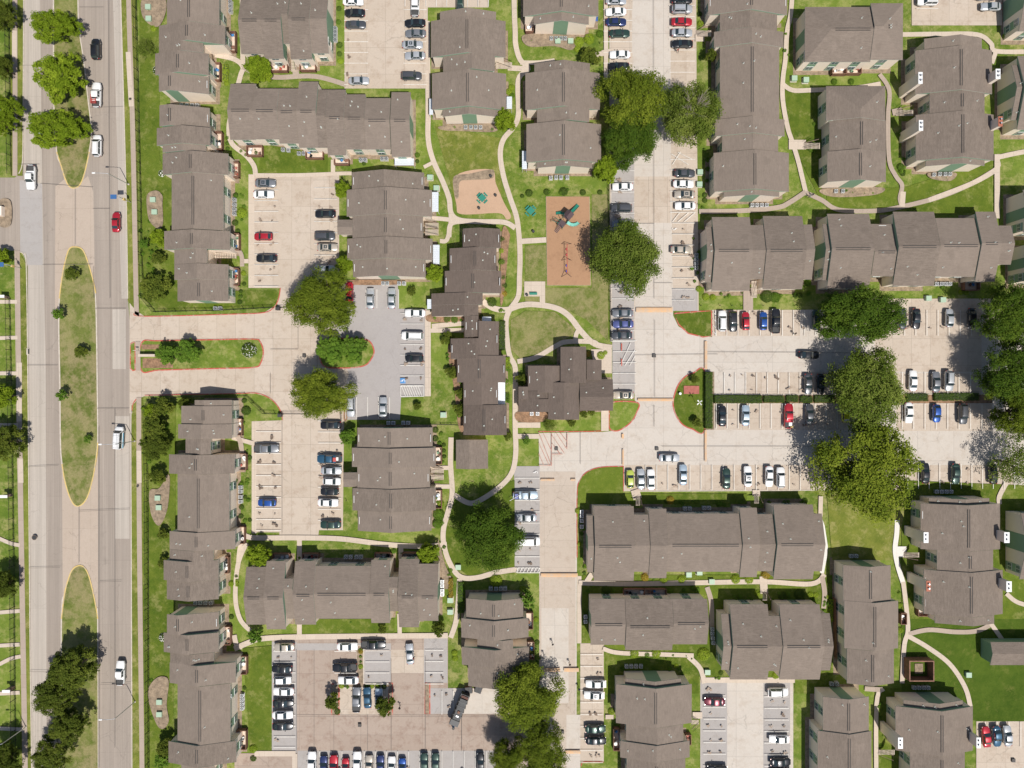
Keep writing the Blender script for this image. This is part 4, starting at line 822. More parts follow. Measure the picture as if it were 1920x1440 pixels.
acs('under the tall narrow building gable', [(1411,384),(1420,384),(1429,384),(1438,384)]); acs('under the hip roofed building by two paths', [(1568,358),(1581,358)]); acs('in the bed under the chimneyed building', [(1752,327),(1763,326),(1773,326),(1782,326)])
acs('on the grass near two pale cabinets', [(1757,532),(1766,532),(1774,532),(1782,532)]); acs('beside the red kerb in shadow', [(1091,960),(1091,968),(1091,977),(1091,988)], 'from the top'); acs('in shade over the longest roof', [(1285,954),(1294,954),(1321,953),(1330,953)])
acs('in the strip beside the service road', [(1098,1157),(1098,1166)], 'from the top'); acs('in shade near the circular hedge', [(1336,1180),(1336,1188),(1337,1197),(1338,1206)], 'from the top'); acs('in shade over the bottom middle building', [(1175,1250),(1184,1250),(1193,1250),(1202,1250)])
acs('above the narrow windowed building', [(1597,1043),(1606,1043)]); acs('below two dark cars of the far lot', [(1757,922),(1766,922),(1775,922),(1784,922)]); acs('in shade beside the pale lot corner', [(1560,1283),(1570,1283)]); acs('in shade below the walled utility yard', [(1715,1290),(1724,1290),(1733,1290),(1741,1290)])
def cab_mesh():
    mb = MB(); mb.box(-.75,-.7,0,.75,.7,.1,M['kerb']); mb.box(-.6,-.55,.1,.6,.55,.85,M['boxgreen']); mb.box(-.63,-.58,.85,.63,.58,.93,M['boxgreen']); b = mb.mesh('casing')
    mb = MB(); mb.box(-.5,-.575,.2,-.02,-.55,.75,M['boxgreen']); mb.box(.02,-.575,.2,.5,-.55,.75,M['boxgreen']); return b, mb.mesh('door')
cb, cd = cab_mesh(); cp = empty('utility_cabinet', (0,0,0)); obj('casing', cb, cp); obj('door', cd, cp)
for i, (x, y, l) in enumerate(((277,12,'upper one in the top mulch bed by the fence'),(278,34,'lower one in the top mulch bed by the fence'),(286,374,'upper one in the kidney shaped bed'),(289,397,'lower one in the kidney shaped bed'),(295,934,'upper one in the rocky bed south of the driveway'),(297,952,'lower one in the rocky bed south of the driveway'),
      (298,1317,'upper one in the lowest bed by the fence'),(298,1340,'lower one in the lowest bed by the fence'),(806,332,'by the curved path above the side awning'),(818,352,'small one beside the side awning'),(1046,76,'below the air conditioners of the blue umbrella block'),(1070,76,'between the air conditioners and round shrubs'),
      (1490,146,'left of a pair under the hip roof'),(1512,149,'right of a pair under the hip roof'),(1313,322,'upper one beside the dark grey car'),(1312,345,'lower one beside the white parked car'),(1742,559,'left of two on the grass strip'),(1769,562,'right of two on the grass strip'),(844,1126,'upper one by the yellow hedge'),(844,1148,'lower one by the yellow hedge'),
      (859,1064,'on the round lawn by the large tree'),(1292,1078,'left of a pair below the longest building'),(1312,1074,'right of a pair below the longest building'),(1335,1091,'lone one on the strip of lawn'),(1327,1261,'by the circular hedge and pale lot'),(831,778,'on the lawn below the grey lot'),(1817,1266,'on the dark lawn near the garden shed'))):
    o = cp if i == 0 else copy_tree(cp); o.location = (*G(x, y, .9), 0); tag(o, 'pale green utility cabinet, ' + l, 'cabinet', 'utility cabinets on the lawns')
# ---------------------------------------------------------------- plants
LM = {'oak': leaf_mat('oak leaves', (.062,.096,.008), (.115,.155,.012), (.25,.295,.03)), 'deep': leaf_mat('deep oak leaves', (.038,.078,.008), (.065,.115,.011), (.13,.19,.02)), 'bright': leaf_mat('bright leaves', (.10,.16,.008), (.155,.22,.012), (.29,.37,.03)),
      'dark': leaf_mat('dark leaves', (.052,.078,.010), (.085,.115,.014), (.18,.21,.03)), 'olive': leaf_mat('olive leaves', (.065,.105,.011), (.115,.16,.018), (.25,.29,.06)),
      'shrub': leaf_mat('shrub leaves', (.06,.12,.014), (.10,.19,.02), (.17,.27,.03), .15), 'lime': leaf_mat('lime leaves', (.19,.28,.02), (.25,.34,.025), (.34,.42,.05), .15), 'hedge': leaf_mat('hedge leaves', (.045,.085,.015), (.075,.125,.02), (.12,.17,.03), .1), 'bronze': leaf_mat('bronze leaves', (.24,.18,.02), (.34,.24,.03), (.4,.3,.06), .1)}
M['bark'] = plain('bark', (.13, .095, .07), .95, var=.4)
M['petal'] = plain('white petals', (.75, .73, .68), .6)
def add_leaf(V, Fc, Tn, p, n, size, tint, R):
    t = n.orthogonal().normalized(); t = Matrix.Rotation(R.random() * 6.28, 3, n) @ t; b = n.cross(t); i = len(V)
    w = size * R.uniform(.45, .7)
    V += [p - t * size * .5, p + b * w * .5 + n * size * .08, p + t * size * .5, p - b * w * .5 + n * size * .08]; Fc.append((i, i + 1, i + 2, i + 3)); Tn.append(tint)
def leaf_mesh(name, V, Fc, Tn, mat, extra=None):
    me = bpy.data.meshes.new(name); me.from_pydata([tuple(v) for v in V], [], Fc); me.materials.append(mat)
    if extra: me.materials.append(extra)
    a = me.attributes.new('tint', 'FLOAT', 'FACE'); a.data.foreach_set('value', Tn); return me
def crown(kind, mat, seed, nl=26, per=560, leaf=.052, zs=.62, sparse=1.0, spread=1.0, spiky=0):
    """unit crown: radius 1, centre at the origin, made of uneven leaf clumps"""
    R = random.Random(seed); V = []; Fc = []; Tn = []; lobes = []
    for k in range(nl):
        th = k * 2.39996 + R.uniform(-.5, .5); rr = math.sqrt((k + .4) / nl) * R.uniform(.78, 1.06) * .80 * spread
        z = zs * (math.sqrt(max(0, 1 - (rr / 1.05) ** 2)) * .78 + R.uniform(-.18, .12))
        lobes.append((Vector((rr * math.cos(th), rr * math.sin(th), z)), R.uniform(.20, .36) * (1.15 - .35 * rr)))
    for k in range(int(nl * .5)):
        th = R.random() * 6.28; rr = R.uniform(.45, .85); lobes.append((Vector((rr * math.cos(th), rr * math.sin(th), -zs * R.uniform(.05, .35))), R.uniform(.2, .32)))
    for c, r in lobes:
        lt = R.choice((0, 0, .15, .35, .6)); n_ = int(per * (r / .28) ** 2 * sparse)
        sub = [(Vector((R.gauss(0, 1), R.gauss(0, 1), R.gauss(0, .8))).normalized() * r * R.uniform(.55, 1.0)) for _ in range(9)]
        for _ in range(n_):
            s = R.choice(sub); d = Vector((R.gauss(0, 1), R.gauss(0, 1), R.gauss(0, 1))).normalized()
            p = c + s + d * r * R.uniform(.12, .5) * (1 + spiky * R.random()); p.z *= .96
            n = (d * .8 + Vector((R.uniform(-.5, .5), R.uniform(-.5, .5), 1.0))).normalized()
            add_leaf(V, Fc, Tn, p, n, leaf * R.uniform(.6, 1.35), min(1, max(0, lt + R.uniform(-.3, .45))), R)
    return leaf_mesh('crown', V, Fc, Tn, LM[mat]), lobes
def trunk(lobes, seed, h=1.0, cz=.62, r=.05):
    """unit trunk up to a crown whose centre is at height cz"""
    R = random.Random(seed); mb = MB(); top = cz * .62
    mb.bar((0, 0, 0), (.02, .01, top * .5), r * 1.25, M['bark'], 8, r); mb.bar((.02, .01, top * .5), (0, 0, top), r, M['bark'], 8, r * .8)
    for c, rr in lobes[::2]:
        a = Vector((0, 0, top * R.uniform(.75, 1))); m = a + (Vector((c.x, c.y, c.z + cz)) - a) * .5 + Vector((R.uniform(-.05, .05), R.uniform(-.05, .05), .05)); e = Vector((c.x, c.y, c.z + cz))
        mb.bar(a, m, r * .5, M['bark'], 5, r * .3); mb.bar(m, e, r * .3, M['bark'], 5, r * .1)
        for _ in range(2): mb.bar(m, e + Vector((R.uniform(-.2, .2), R.uniform(-.2, .2), R.uniform(-.05, .15))), r * .2, M['bark'], 4, r * .06)
    return mb.mesh('trunk')
TP = {}
def proto_tree(key, mat, seed, **kw):
    cz = kw.pop('cz', .75); c, l = crown(key, mat, seed, **kw); TP[key] = (c, trunk(l, seed, cz=cz), cz)
proto_tree('oak', 'oak', 3, nl=36, per=700, leaf=.044, cz=.85, spiky=.4); proto_tree('oak2', 'oak', 11, nl=32, per=760, leaf=.044, cz=.85, spiky=.4); proto_tree('oak3', 'olive', 23, nl=40, per=520, leaf=.046, cz=.85, sparse=1.15, spiky=.5)
proto_tree('oakd', 'deep', 51, nl=34, per=720, leaf=.044, cz=.85, spiky=.3); proto_tree('bright', 'bright', 5, nl=26, per=520, leaf=.075, cz=.8, sparse=.8); proto_tree('bright2', 'bright', 15, nl=22, per=520, leaf=.08, cz=.8, sparse=.75)
proto_tree('dark', 'dark', 8, nl=28, per=450, leaf=.07, cz=.9, sparse=.85); proto_tree('sparse', 'olive', 9, nl=20, per=330, leaf=.055, cz=.9, sparse=.5, spiky=.6)
proto_tree('pine', 'oak', 31, nl=16, per=360, leaf=.11, cz=.9, spiky=.5); proto_tree('sap', 'shrub', 33, nl=9, per=110, leaf=.2, cz=1.1, sparse=.8, spiky=.7); proto_tree('small', 'bright', 36, nl=14, per=300, leaf=.12, cz=.9, spiky=.3)
proto_tree('smalldark', 'dark', 37, nl=12, per=230, leaf=.13, cz=.9, spiky=.3); proto_tree('round', 'shrub', 40, nl=22, per=380, leaf=.10, cz=.8, zs=.75)
def dead_limbs():
    R = random.Random(2); mb = MB(); 
    for k in range(26):
        th = R.random() * 6.28; r = R.uniform(.25, .55); e = Vector((r * math.cos(th), r * math.sin(th), R.uniform(.55, .95))); mb.bar((0, 0, .25), e, .012, M['petal'] if False else M['bark2'], 4, .004)
        for _ in range(3): mb.bar(e * .7 + Vector((0,0,.07)), e + Vector((R.uniform(-.15,.15), R.uniform(-.15,.15), R.uniform(0,.12))), .006, M['bark2'], 4, .003)
    return mb.mesh('dead_limbs')
M['bark2'] = plain('weathered dead wood', (.34, .29, .23), .9)
def tree(key, x, y, r, h, label, cat='tree', name='tree', group=None, rx=1.0, dead=False):
    """x, y, r: crown centre and radius read off the photo; h: tree height"""
    c, t, cz = TP[key]; zc = h * .62; rm = r * (H - zc) / F; sz = (h - zc) / .62 if h > 3 else rm
    gx, gy = G(x, y, zc); root = empty(name, (gx, gy, 0), rnd.random() * 6.28 if rx == 1 else 0); tag(root, label, cat, group)
    kr = 1.05 if r > 38 else 1.03; o = obj('crown', c, root, (0, 0, zc)); o.scale = (rm * rx * kr, rm / rx * kr, sz * .95)
    k = zc / cz; b = obj('trunk', t, root); b.scale = (rm * .9, rm * .9, k)
    if dead: d = obj('dead_limbs', dead_limbs(), root, (0, 0, zc)); d.scale = (rm, rm, sz)
    return root
T = tree
T('oak2',607,568,59,12,'large round oak standing over the driveway entrance lane'); T('oak',602,736,50,11,'large round oak below the small planted lot island',rx=1.08); T('oakd',916,1006,60,12,'large round tree on the lawn beside the white van')
T('oak',1184,192,63,12.5,'large oak over the top service road, hanging over the bays'); T('oakd',1182,262,50,11,'lower bushy oak merged below the top service road oak'); T('oak3',1292,214,54,12,'oak with bare grey limbs showing in its crown', dead=True)
T('oak3',1172,484,62,12,'big olive oak over the bays beside the playground'); T('oakd',1612,592,64,13,'wide oak above the shaded lot, right of the pickup truck',rx=1.22); T('oak3',1622,730,70,12.5,'thin crowned olive oak over the yellow car',rx=.93)
T('oak2',1625,876,90,14,'largest oak, at the bottom of the shaded lot'); T('oakd',1890,588,56,13,'oak at the right edge above the shaded lot end'); T('oakd',1898,698,60,13,'dark green oak at the right edge, middle of the lot'); T('oak',1905,775,48,12,'oak at the right edge, just above the thin yellowish tree')
T('sparse',1896,868,48,9,'thin yellowish tree at the right edge below the oaks'); T('oak',986,1300,62,11,'large oak beside the service road, above the brown lot corner'); T('oak2',1012,1402,50,10,'oak at the bottom edge beside the service road'); T('oak',950,1415,32,9,'half hidden oak at the bottom edge over the lot corner')
T('bright',103,51,36,7.5,'bright green median tree, topmost of three',rx=1.24); T('bright2',115,147,45,8,'bright green median tree, middle of three'); T('bright',107,243,43,8,'bright green median tree, lowest of three',rx=1.25)
T('dark',138,1252,40,9,'dark green median tree, topmost of the lower cluster'); T('dark',106,1302,38,9,'dark green median tree leaning over the pale lane'); T('dark',130,1358,33,8,'dark green median tree, second lowest of the cluster'); T('dark',100,1412,36,8,'dark green median tree at the bottom edge')
for x, y, r, h, k, l in ((6,30,26,8,'dark','dark tree in the top corner at the left edge'),(4,125,20,7,'dark','dark tree at the left edge, level with the middle median tree'),(14,205,26,7,'bright','green tree at the left edge above the roadside lawn'),(2,232,22,7,'bright2','green tree at the left edge, half out of the picture'),(8,742,24,6,'small','green tree at the left edge, level with the driveway exit'),
    (6,830,36,8,'dark','dark round tree at the left edge near the pillar'),(6,1096,26,7,'dark','dark tree at the left edge by the lower footpaths'),(8,1425,34,8,'dark','dark tree in the bottom corner at the left edge'),(4,480,16,4,'small','small tree at the left edge by the side street')): T(k,x,y,r,h,l)
T('small',487,130,25,6,'round green tree between the path and top building'); T('small',946,228,21,6,'green tree beside the curved path under the green gable'); T('small',1135,318,25,6,'yellow green tree beside the playground fence'); T('small',643,357,16,5,'narrow green tree in the strip right of the first lot, upper one'); T('small',647,495,17,5,'narrow green tree in the strip right of the first lot, lower one')
T('small',815,512,17,4.5,'bushy green tree beside the dark clubhouse'); T('small',486,1040,23,5.5,'green tree at the junction of paths below the lower lot'); T('small',803,1038,21,5,'yellow green tree beside the lawn path'); T('round',653,818,16,4.5,'rounded green bush tree by the brown mulch strip'); T('smalldark',822,1178,14,4,'small dark tree at the corner of the brown lot')
T('smalldark',717,1180,9,3,'tiny dark tree beside the brown lot wall'); T('sap',482,1190,16,4,'thin young tree beside the curving lot walk'); T('smalldark',624,1314,16,4.5,'small dark tree on the island left of the three parked cars'); T('smalldark',722,1322,20,5,'small dark tree on the island right of the three parked cars')
T('smalldark',1105,107,20,4,'dark tree above the wide building near the service road'); T('sap',988,1125,18,5,'thin tree in shade beside the service road lawn'); T('smalldark',1332,105,12,4,'dark tree beside the tall narrow building'); T('smalldark',805,1040,10,3,'low dark bush tree under the lawn path tree')
T('smalldark',135,514,14,2.6,'dark bushy sapling at the top of the long median','sapling','sapling'); T('sap',113,588,12,3.6,'leaning green sapling on the long median','sapling','sapling'); T('smalldark',152,660,13,3,'bushy sapling in the middle of the long median','sapling','sapling'); T('sap',120,742,12,3.4,'small sapling on the edge of the long median','sapling','sapling'); T('sap',166,824,9,2,'smallest thin sapling on the long median','sapling','sapling')
T('round',313,664,19,4.2,'smaller round tree on the entrance island'); T('round',353,660,24,4.6,'larger round tree on the entrance island'); T('round',620,656,27,5,'dense round tree on the lot island, nearer the boulevard'); T('round',662,655,26,5,'dense round tree on the lot island, farther from the boulevard')
for x, y, r, h, k, l in ((291,540,30,5,'smalldark','bushy tree by the fence corner above the driveway'),(297,484,14,3,'smalldark','dark bush by the fence, level with the median nose'),(298,445,16,3.5,'small','green bush tree beside the second zigzag building'),(272,457,10,3,'sap','thin bush against the boulevard fence'),(308,762,19,5,'smalldark','dark bushy tree just below the driveway exit'),
    (286,770,15,4,'small','green bush tree in the fence corner below the driveway'),(292,800,24,5,'smalldark','dark tree, second in the row below the driveway'),(292,836,28,5.5,'dark','largest dark tree of the fence side row'),(297,893,16,4,'smalldark','dark round tree above the rocky bed'),(306,1001,11,3,'smalldark','small dark bush beside the lower boulevard block'),
    (306,1056,11,3,'smalldark','dark shrub tree near the lower block corner'),(273,90,19,3.6,'sparse','yellowish shrub tree against the top boulevard fence'),(310,1400,17,4,'smalldark','dark bush at the bottom boulevard block'),(303,1425,16,3,'sap','yellow green bush at the bottom edge'),(348,757,13,4,'dark','dark tree in shadow at the end of the block below the driveway')): T(k,x,y,r,h,l)
for x, y, r, k, l in ((840,634,14,'smalldark','by the clubhouse wing, beside the short walk'),(848,698,13,'smalldark','by the clubhouse wing, above the mulch'),(865,738,12,'smalldark','by the wing, third down the bed'),(864,768,14,'smalldark','by the wing, fourth down the bed'),(978,712,12,'smalldark','at the leasing office corner by the walk'),(1094,776,8,'smalldark','below the leasing office, left of the pair'),(1109,772,8,'smalldark','below the leasing office, right of the pair'),
    (1072,793,8,'smalldark','on the leasing office lawn'),(952,817,9,'smalldark','beside the laundry shed walk'),(988,825,8,'sap','on the small square lawn by the fire lane'),(1031,795,14,'sparse','leafless pinkish one by the leasing office lawn'),(1303,711,9,'smalldark','on the upper part of the round island'),(1306,792,10,'smalldark','on the lower part of the round island'),(772,547,9,'smalldark','in the bare ring by the silver cars'),(782,762,8,'smalldark','on the lawn below the hatched bay'),(1262,1234,9,'shr','x')):
    if l != 'x': T(k,x,y,r,2.6,'dark shrub '+l,'shrub','shrub','ornamental shrubs')
# clipped round bushes
def ball(mat, seed, n=900, leaf=.17):
    R = random.Random(seed); V = []; Fc = []; Tn = []
    for _ in range(n):
        d = Vector((R.gauss(0,1), R.gauss(0,1), abs(R.gauss(0,1)) * .9 + .02)).normalized(); p = Vector((d.x, d.y, d.z * .85 + .1)) * R.uniform(.8, 1.05)
        add_leaf(V, Fc, Tn, p, (d + Vector((R.uniform(-.4,.4), R.uniform(-.4,.4), R.uniform(0,.5)))).normalized(), leaf * R.uniform(.7, 1.3), R.random() * .7, R)
    return leaf_mesh('foliage', V, Fc, Tn, LM[mat])
BALL = {k: ball(k, i) for i, k in enumerate(('shrub', 'lime', 'hedge', 'bronze'))}
def bush(where, word, pts, mat='shrub', kind='round clipped bush'):
    for i, p in enumerate(pts):
        x, y, r = p[:3]; m = p[3] if len(p) > 3 else mat; R_ = r / 8; z = R_ * .8
        o = obj('round_bush', BALL[m], None, (*G(x, y, z * .7), 0), rnd.random() * 6); o.scale = (R_, R_, max(.5, R_ * .85))
        tag(o, '%s %s%s' % (kind, where, (', %s %s' % (ordn(i + 1), word)) if len(pts) > 1 else ''), 'bush', 'round bushes along the walls')
bush('by the blue umbrella block','from the boulevard',[(1085,77,10,'lime'),(1105,71,10,'lime'),(1125,62,7,'shrub'),(1083,90,7,'lime')]); bush('in the row above the wood chip playground','from the boulevard',[(979,367,4),(992,361,7),(1025,359,6),(1057,358,8),(1093,360,6),(1125,360,5)],'hedge')
bush('in the bed beside the top parking bays','from the top',[(635,-5,5),(635,15,5,'hedge'),(634,40,5),(636,83,6,'hedge'),(636,100,5,'hedge'),(638,113,6,'lime')],'shrub'); bush('by the patios of the second zigzag building','from the top',[(441,365,5),(452,398,10,'lime'),(440,417,6),(445,433,5),(456,512,5,'lime'),(457,532,4),(451,546,4,'hedge'),(451,555,4),(449,566,5,'hedge')],'hedge')
bush('in the bed of the first stepped block','from the top',[(423,133,6,'lime'),(422,142,5,'lime'),(424,155,5,'lime'),(287,52,6,'lime')],'lime'); bush('beside the second zigzag block path','from the top',[(426,258,4),(426,268,4),(426,278,4),(452,283,4),(461,290,4)],'shrub')
bush('near the block just below the driveway','from the top',[(457,751,5),(460,770,9,'hedge'),(454,795,4,'lime'),(467,858,5),(459,932,4),(452,951,5),(451,968,5),(468,975,4)],'hedge'); bush('by the southern boulevard blocks','from the top',[(433,1095,6,'lime'),(433,1157,5),(458,1290,4),(474,1405,8,'lime'),(474,1423,6),(443,1080,4)],'hedge')
bush('beside the broad building below the grey lot','from the top',[(816,806,6),(816,822,6,'hedge'),(832,834,4),(832,845,4),(833,856,4),(826,945,7,'lime'),(822,965,11,'shrub'),(820,982,10,'shrub')],'hedge'); bush('around the dark clubhouse','from the top',[(930,433,8),(942,448,6),(941,470,6,'lime'),(941,490,7,'shrub'),(944,520,6),(945,535,6),(945,550,6,'bronze'),(922,566,9),(838,597,8),(852,598,8,'shrub'),(902,592,4)],'hedge')
bush('around the leasing office forecourt','from the boulevard',[(1102,663,6,'bronze'),(1127,666,8,'lime'),(1135,661,5,'lime')]); bush('by the path right of the wide building','from the top',[(959,163,6,'lime'),(954,171,6,'lime'),(960,178,5,'shrub')])
bush('by the tall narrow building','from the top',[(1314,43,6,'lime'),(1312,25,5,'hedge'),(1322,365,5,'hedge'),(1322,375,5,'hedge'),(1470,20,5,'lime'),(1463,35,7,'lime')]); bush('by the hip roofed block','from the boulevard',[(1565,152,6),(1597,152,6),(1525,275,10),(1528,232,5)],'shrub'); bush('by the big chimneyed building','from the boulevard',[(1888,67,7,'lime'),(1690,312,7,'shrub'),(1694,325,5,'hedge')])
bush('below the notched building','from the boulevard',[(1311,541,6,'lime'),(1324,556,7,'lime'),(1337,557,6,'lime'),(1422,535,6,'shrub'),(1440,555,12,'hedge'),(1455,557,10,'shrub'),(1492,553,5,'hedge'),(1501,553,5,'hedge'),(1515,530,6,'shrub')],'shrub'); bush('below the long stepped building at the right','from the boulevard',[(1620,362,4,'hedge'),(1803,548,5,'lime'),(1813,548,5,'lime'),(1768,537,5,'shrub')])
bush('above and below the longest building','from the boulevard',[(1084,958,6,'lime'),(1086,1020,4,'lime'),(1097,1062,4,'lime'),(1250,940,5,'hedge'),(1257,938,8,'bronze'),(1210,1083,8,'bronze'),(1245,1087,8,'lime'),(1278,1087,8,'lime'),(1380,1087,9,'lime'),(1405,1087,9,'lime'),(1437,1078,9,'bronze'),(1510,940,6,'shrub')],'shrub')
bush('around the two lower middle buildings','from the boulevard',[(1137,1107,9,'hedge'),(1190,1226,9,'lime'),(1231,1226,9,'lime'),(1213,1228,6,'shrub'),(1268,1249,5,'lime'),(1147,1335,7,'lime'),(1320,1228,12,'lime'),(1352,1262,5,'hedge'),(1420,1112,6,'lime'),(1455,1267,7,'lime'),(1468,1118,8,'hedge'),(1500,1115,10,'hedge'),(1520,1115,6,'lime'),(1530,1116,6,'lime'),(1552,1119,5,'lime')],'shrub')
bush('by the steps building beside the dumpsters','from the boulevard',[(852,1225,6,'lime'),(853,1235,6,'lime'),(930,1090,12,'lime'),(980,1105,6,'lime'),(1005,1162,5,'lime'),(1007,1205,5,'hedge'),(997,1225,6,'lime')]); bush('beside the right hand narrow building','from the top',[(1687,1135,5,'lime'),(1689,1182,6,'lime'),(1552,1152,5,'lime'),(1671,1133,4,'hedge')]); bush('on the brown lot islands','from the boulevard',[(640,1286,6,'lime'),(648,1285,5),(632,1335,6),(676,1222,5,'bronze'),(676,1250,5,'lime'),(697,1287,5,'lime'),(708,1286,5,'lime'),(720,1288,5)],'hedge')
bush('around the stepped building over the first lot','from the boulevard',[(480,286,4,'hedge'),(630,285,3,'shrub'),(682,306,4,'hedge'),(782,290,5,'shrub'),(782,302,4,'hedge')])
# white flowering shrubs
def flowering(x, y, r, l):
    R_ = r / 8; root = empty('flowering_shrub', (*G(x, y, R_), 0)); tag(root, l, 'shrub'); o = obj('foliage', BALL['hedge'], root); o.scale = (R_, R_, R_)
    V = []; Fc = []; Tn = []; R = random.Random(int(x))
    for _ in range(60):
        d = Vector((R.gauss(0,1), R.gauss(0,1), abs(R.gauss(0,1)))).normalized(); add_leaf(V, Fc, Tn, d * R_ * 1.08, d, .3, 0, R)
    me = leaf_mesh('blossom', V, Fc, Tn, M['petal']); obj('blossom', me, root)
flowering(463,656,14,'white flowering shrub at the round end of the entrance island'); flowering(292,129,8,'white flowering shrub beside the top stepped block'); flowering(301,324,6,'small white flowering shrub by the second zigzag block'); flowering(303,1197,8,'white flowering shrub beside the bottom stepped block')
# loose ground cover and merged low shrubs in the beds along walls and fences
V = []; Fc = []; Tn = []; R = random.Random(77)
for (x0, y0, x1, y1, dn, hh) in ((937,575,947,600,1,.8),(941,668,957,715,1,.9),(941,740,957,765,1,.8),(838,645,850,690,.8,.9),(858,700,868,800,.8,1),(822,1010,846,1085,.5,.6),(806,592,868,602,.9,.7),(975,353,1135,364,.25,.5),(262,430,300,560,.45,1.2),(268,760,322,880,.5,1.3),(268,5,300,50,.3,.5),(985,70,1040,92,.3,.4),(832,238,866,246,.8,.5),(905,240,925,247,.8,.5),
        (1326,546,1400,558,.7,.7),(1425,548,1520,560,.9,.9),(1740,327,1790,338,.6,.5),(1545,358,1640,368,.5,.5),(1160,1225,1300,1234,.5,.6),(1100,1097,1165,1112,.7,.8),(1250,1097,1310,1110,.7,.8),(641,1283,728,1288,1,.7),(671,1212,680,1278,.6,.6),(456,790,468,990,.25,.4),(441,360,460,440,.35,.5),(446,510,462,570,.4,.5),(440,860,466,980,.3,.5),(1685,1110,1697,1150,.6,.5),
        (1542,1112,1558,1150,.8,.8),(1685,230,1697,330,.7,.8),(1311,190,1328,390,.35,.6),(1000,1220,1012,1285,.6,.6),(1086,950,1096,1075,.5,.6),(1205,1080,1255,1089,.7,.6),(1262,938,1300,948,.5,.7),(1330,938,1390,948,.5,.7),(1440,936,1515,944,.7,.8),(560,1040,600,1046,.5,.6),(640,1028,760,1042,.5,.6),(278,365,306,425,.4,.35),(284,890,316,975,.4,.35),(282,1272,314,1360,.35,.35),(655,1160,700,1168,.3,.5),
        (820,800,835,870,.6,.7),(818,930,832,990,.7,.9),(1296,430,1316,530,.5,.8),(1470,60,1482,120,.4,.6),(1340,1112,1420,1130,.5,.8),(1445,1110,1540,1128,.6,.9),(1160,1250,1172,1272,.7,.8),(1205,1252,1290,1262,.5,.6),(1645,1290,1660,1400,.4,.6),(1330,1262,1350,1275,.6,.5),(420,60,432,100,.3,.5),(455,130,470,250,.2,.3),(465,268,490,290,.5,.5)):
    area = (x1 - x0) * (y1 - y0) / 64; 
    for _ in range(int(area * .55 * dn) + 1):
        px, py = R.uniform(x0, x1), R.uniform(y0, y1); cr = R.uniform(.2, .62); cx_, cy_ = G(px, py); tt = R.random() * .7; h_ = hh * R.uniform(.35, 1)
        for _ in range(int(95 * cr * cr / .16)):
            d = Vector((R.gauss(0,1), R.gauss(0,1), abs(R.gauss(0,1)))).normalized(); p = Vector((cx_ + d.x * cr * R.uniform(.5,1.1), cy_ + d.y * cr * R.uniform(.5,1.1), .1 + d.z * h_))
            add_leaf(V, Fc, Tn, p, (d + Vector((0,0,.5))).normalized(), R.uniform(.12, .26), min(1, tt + R.uniform(-.2,.3) if tt > .2 else 0), R)
o = obj('foundation_planting', leaf_mesh('foundation_planting', V, Fc, Tn, LM['shrub'])); o['kind'] = 'stuff'; o['label'] = 'low mixed shrubs and ground cover in beds along walls and fences'
# hedges
def hedge(x0, y0, x1, y1, h, label, mat='hedge'):
    a = G(x0, y1, h); b = G(x1, y0, h); R = random.Random(int(x0 + y0)); V = []; Fc = []; Tn = []; w, d = b[0] - a[0], b[1] - a[1]; cx, cy = (a[0] + b[0]) / 2, (a[1] + b[1]) / 2
    n = int((w * d + (w + d) * h * 2) * 45)
    for _ in range(n):
        f = R.random()
        if f < .5: p = Vector((R.uniform(-w/2, w/2), R.uniform(-d/2, d/2), h + R.uniform(-.18, .08))); nn = Vector((0, 0, 1))
        elif f < .75: s = R.choice((-1, 1)); p = Vector((R.uniform(-w/2, w/2), s * (d/2 + R.uniform(-.12, .08)), R.uniform(.1, h))); nn = Vector((0, s, .3))
        else: s = R.choice((-1, 1)); p = Vector((s * (w/2 + R.uniform(-.12, .08)), R.uniform(-d/2, d/2), R.uniform(.1, h))); nn = Vector((s, 0, .3))
        add_leaf(V, Fc, Tn, p, (nn + Vector((R.uniform(-.6,.6), R.uniform(-.6,.6), R.uniform(-.2,.5)))).normalized(), R.uniform(.14, .3), R.random() * .6, R)
    root = empty('hedge', (cx, cy, 0)); tag(root, label, 'hedge', 'clipped hedges'); obj('foliage', leaf_mesh('foliage', V, Fc, Tn, LM[mat]), root)
    mb = MB(); mb.box(-w/2+.15,-d/2+.15,0,w/2-.15,d/2-.15,h-.2,M['twig']); mb.build('branches', root)
M['twig'] = plain('hedge twigs', (.035, .045, .02), .95)
hedge(1323,698,1337,803,1.6,'tall straight hedge along the flat side of the round island'); hedge(1340,741,1429,756,1.1,'clipped hedge between bays, joined to the round island hedge'); hedge(1433,742,1471,755,1.0,'clipped hedge between bays, second from the round island')
hedge(1475,741,1497,754,.9,'short clipped hedge between bays, third from the round island'); hedge(1501,742,1524,755,.9,'short clipped hedge between bays, fourth from the round island'); hedge(1528,741,1566,755,.9,'clipped hedge between bays at the edge of the oak shade')
hedge(1683,741,1692,752,.8,'tiny clipped hedge right of the olive oak'); hedge(1701,738,1741,752,.9,'clipped hedge between the two white cars and blue car'); hedge(1753,737,1836,751,.9,'long clipped hedge in the far lot near the edge oaks'); hedge(936,602,947,656,.9,'narrow tall hedge beside the path and clubhouse wing')
hedge(948,670,956,690,.8,'short hedge beside the wing, upper one','lime'); hedge(948,738,955,752,.8,'short hedge beside the wing, lower one','shrub'); hedge(841,1085,849,1121,.9,'yellow bronze hedge strip by the path junction','bronze'); hedge(417,120,427,150,.7,'low lime hedge beside the first stepped block patio','lime')
hedge(858,1092,870,1150,.8,'green hedge along the shaded side of the steps building','shrub'); hedge(1555,1125,1563,1165,.8,'low hedge in shade beside the narrow building','lime'); hedge(441,1087,446,1100,.6,'tiny hedge by the lower path loop','lime')
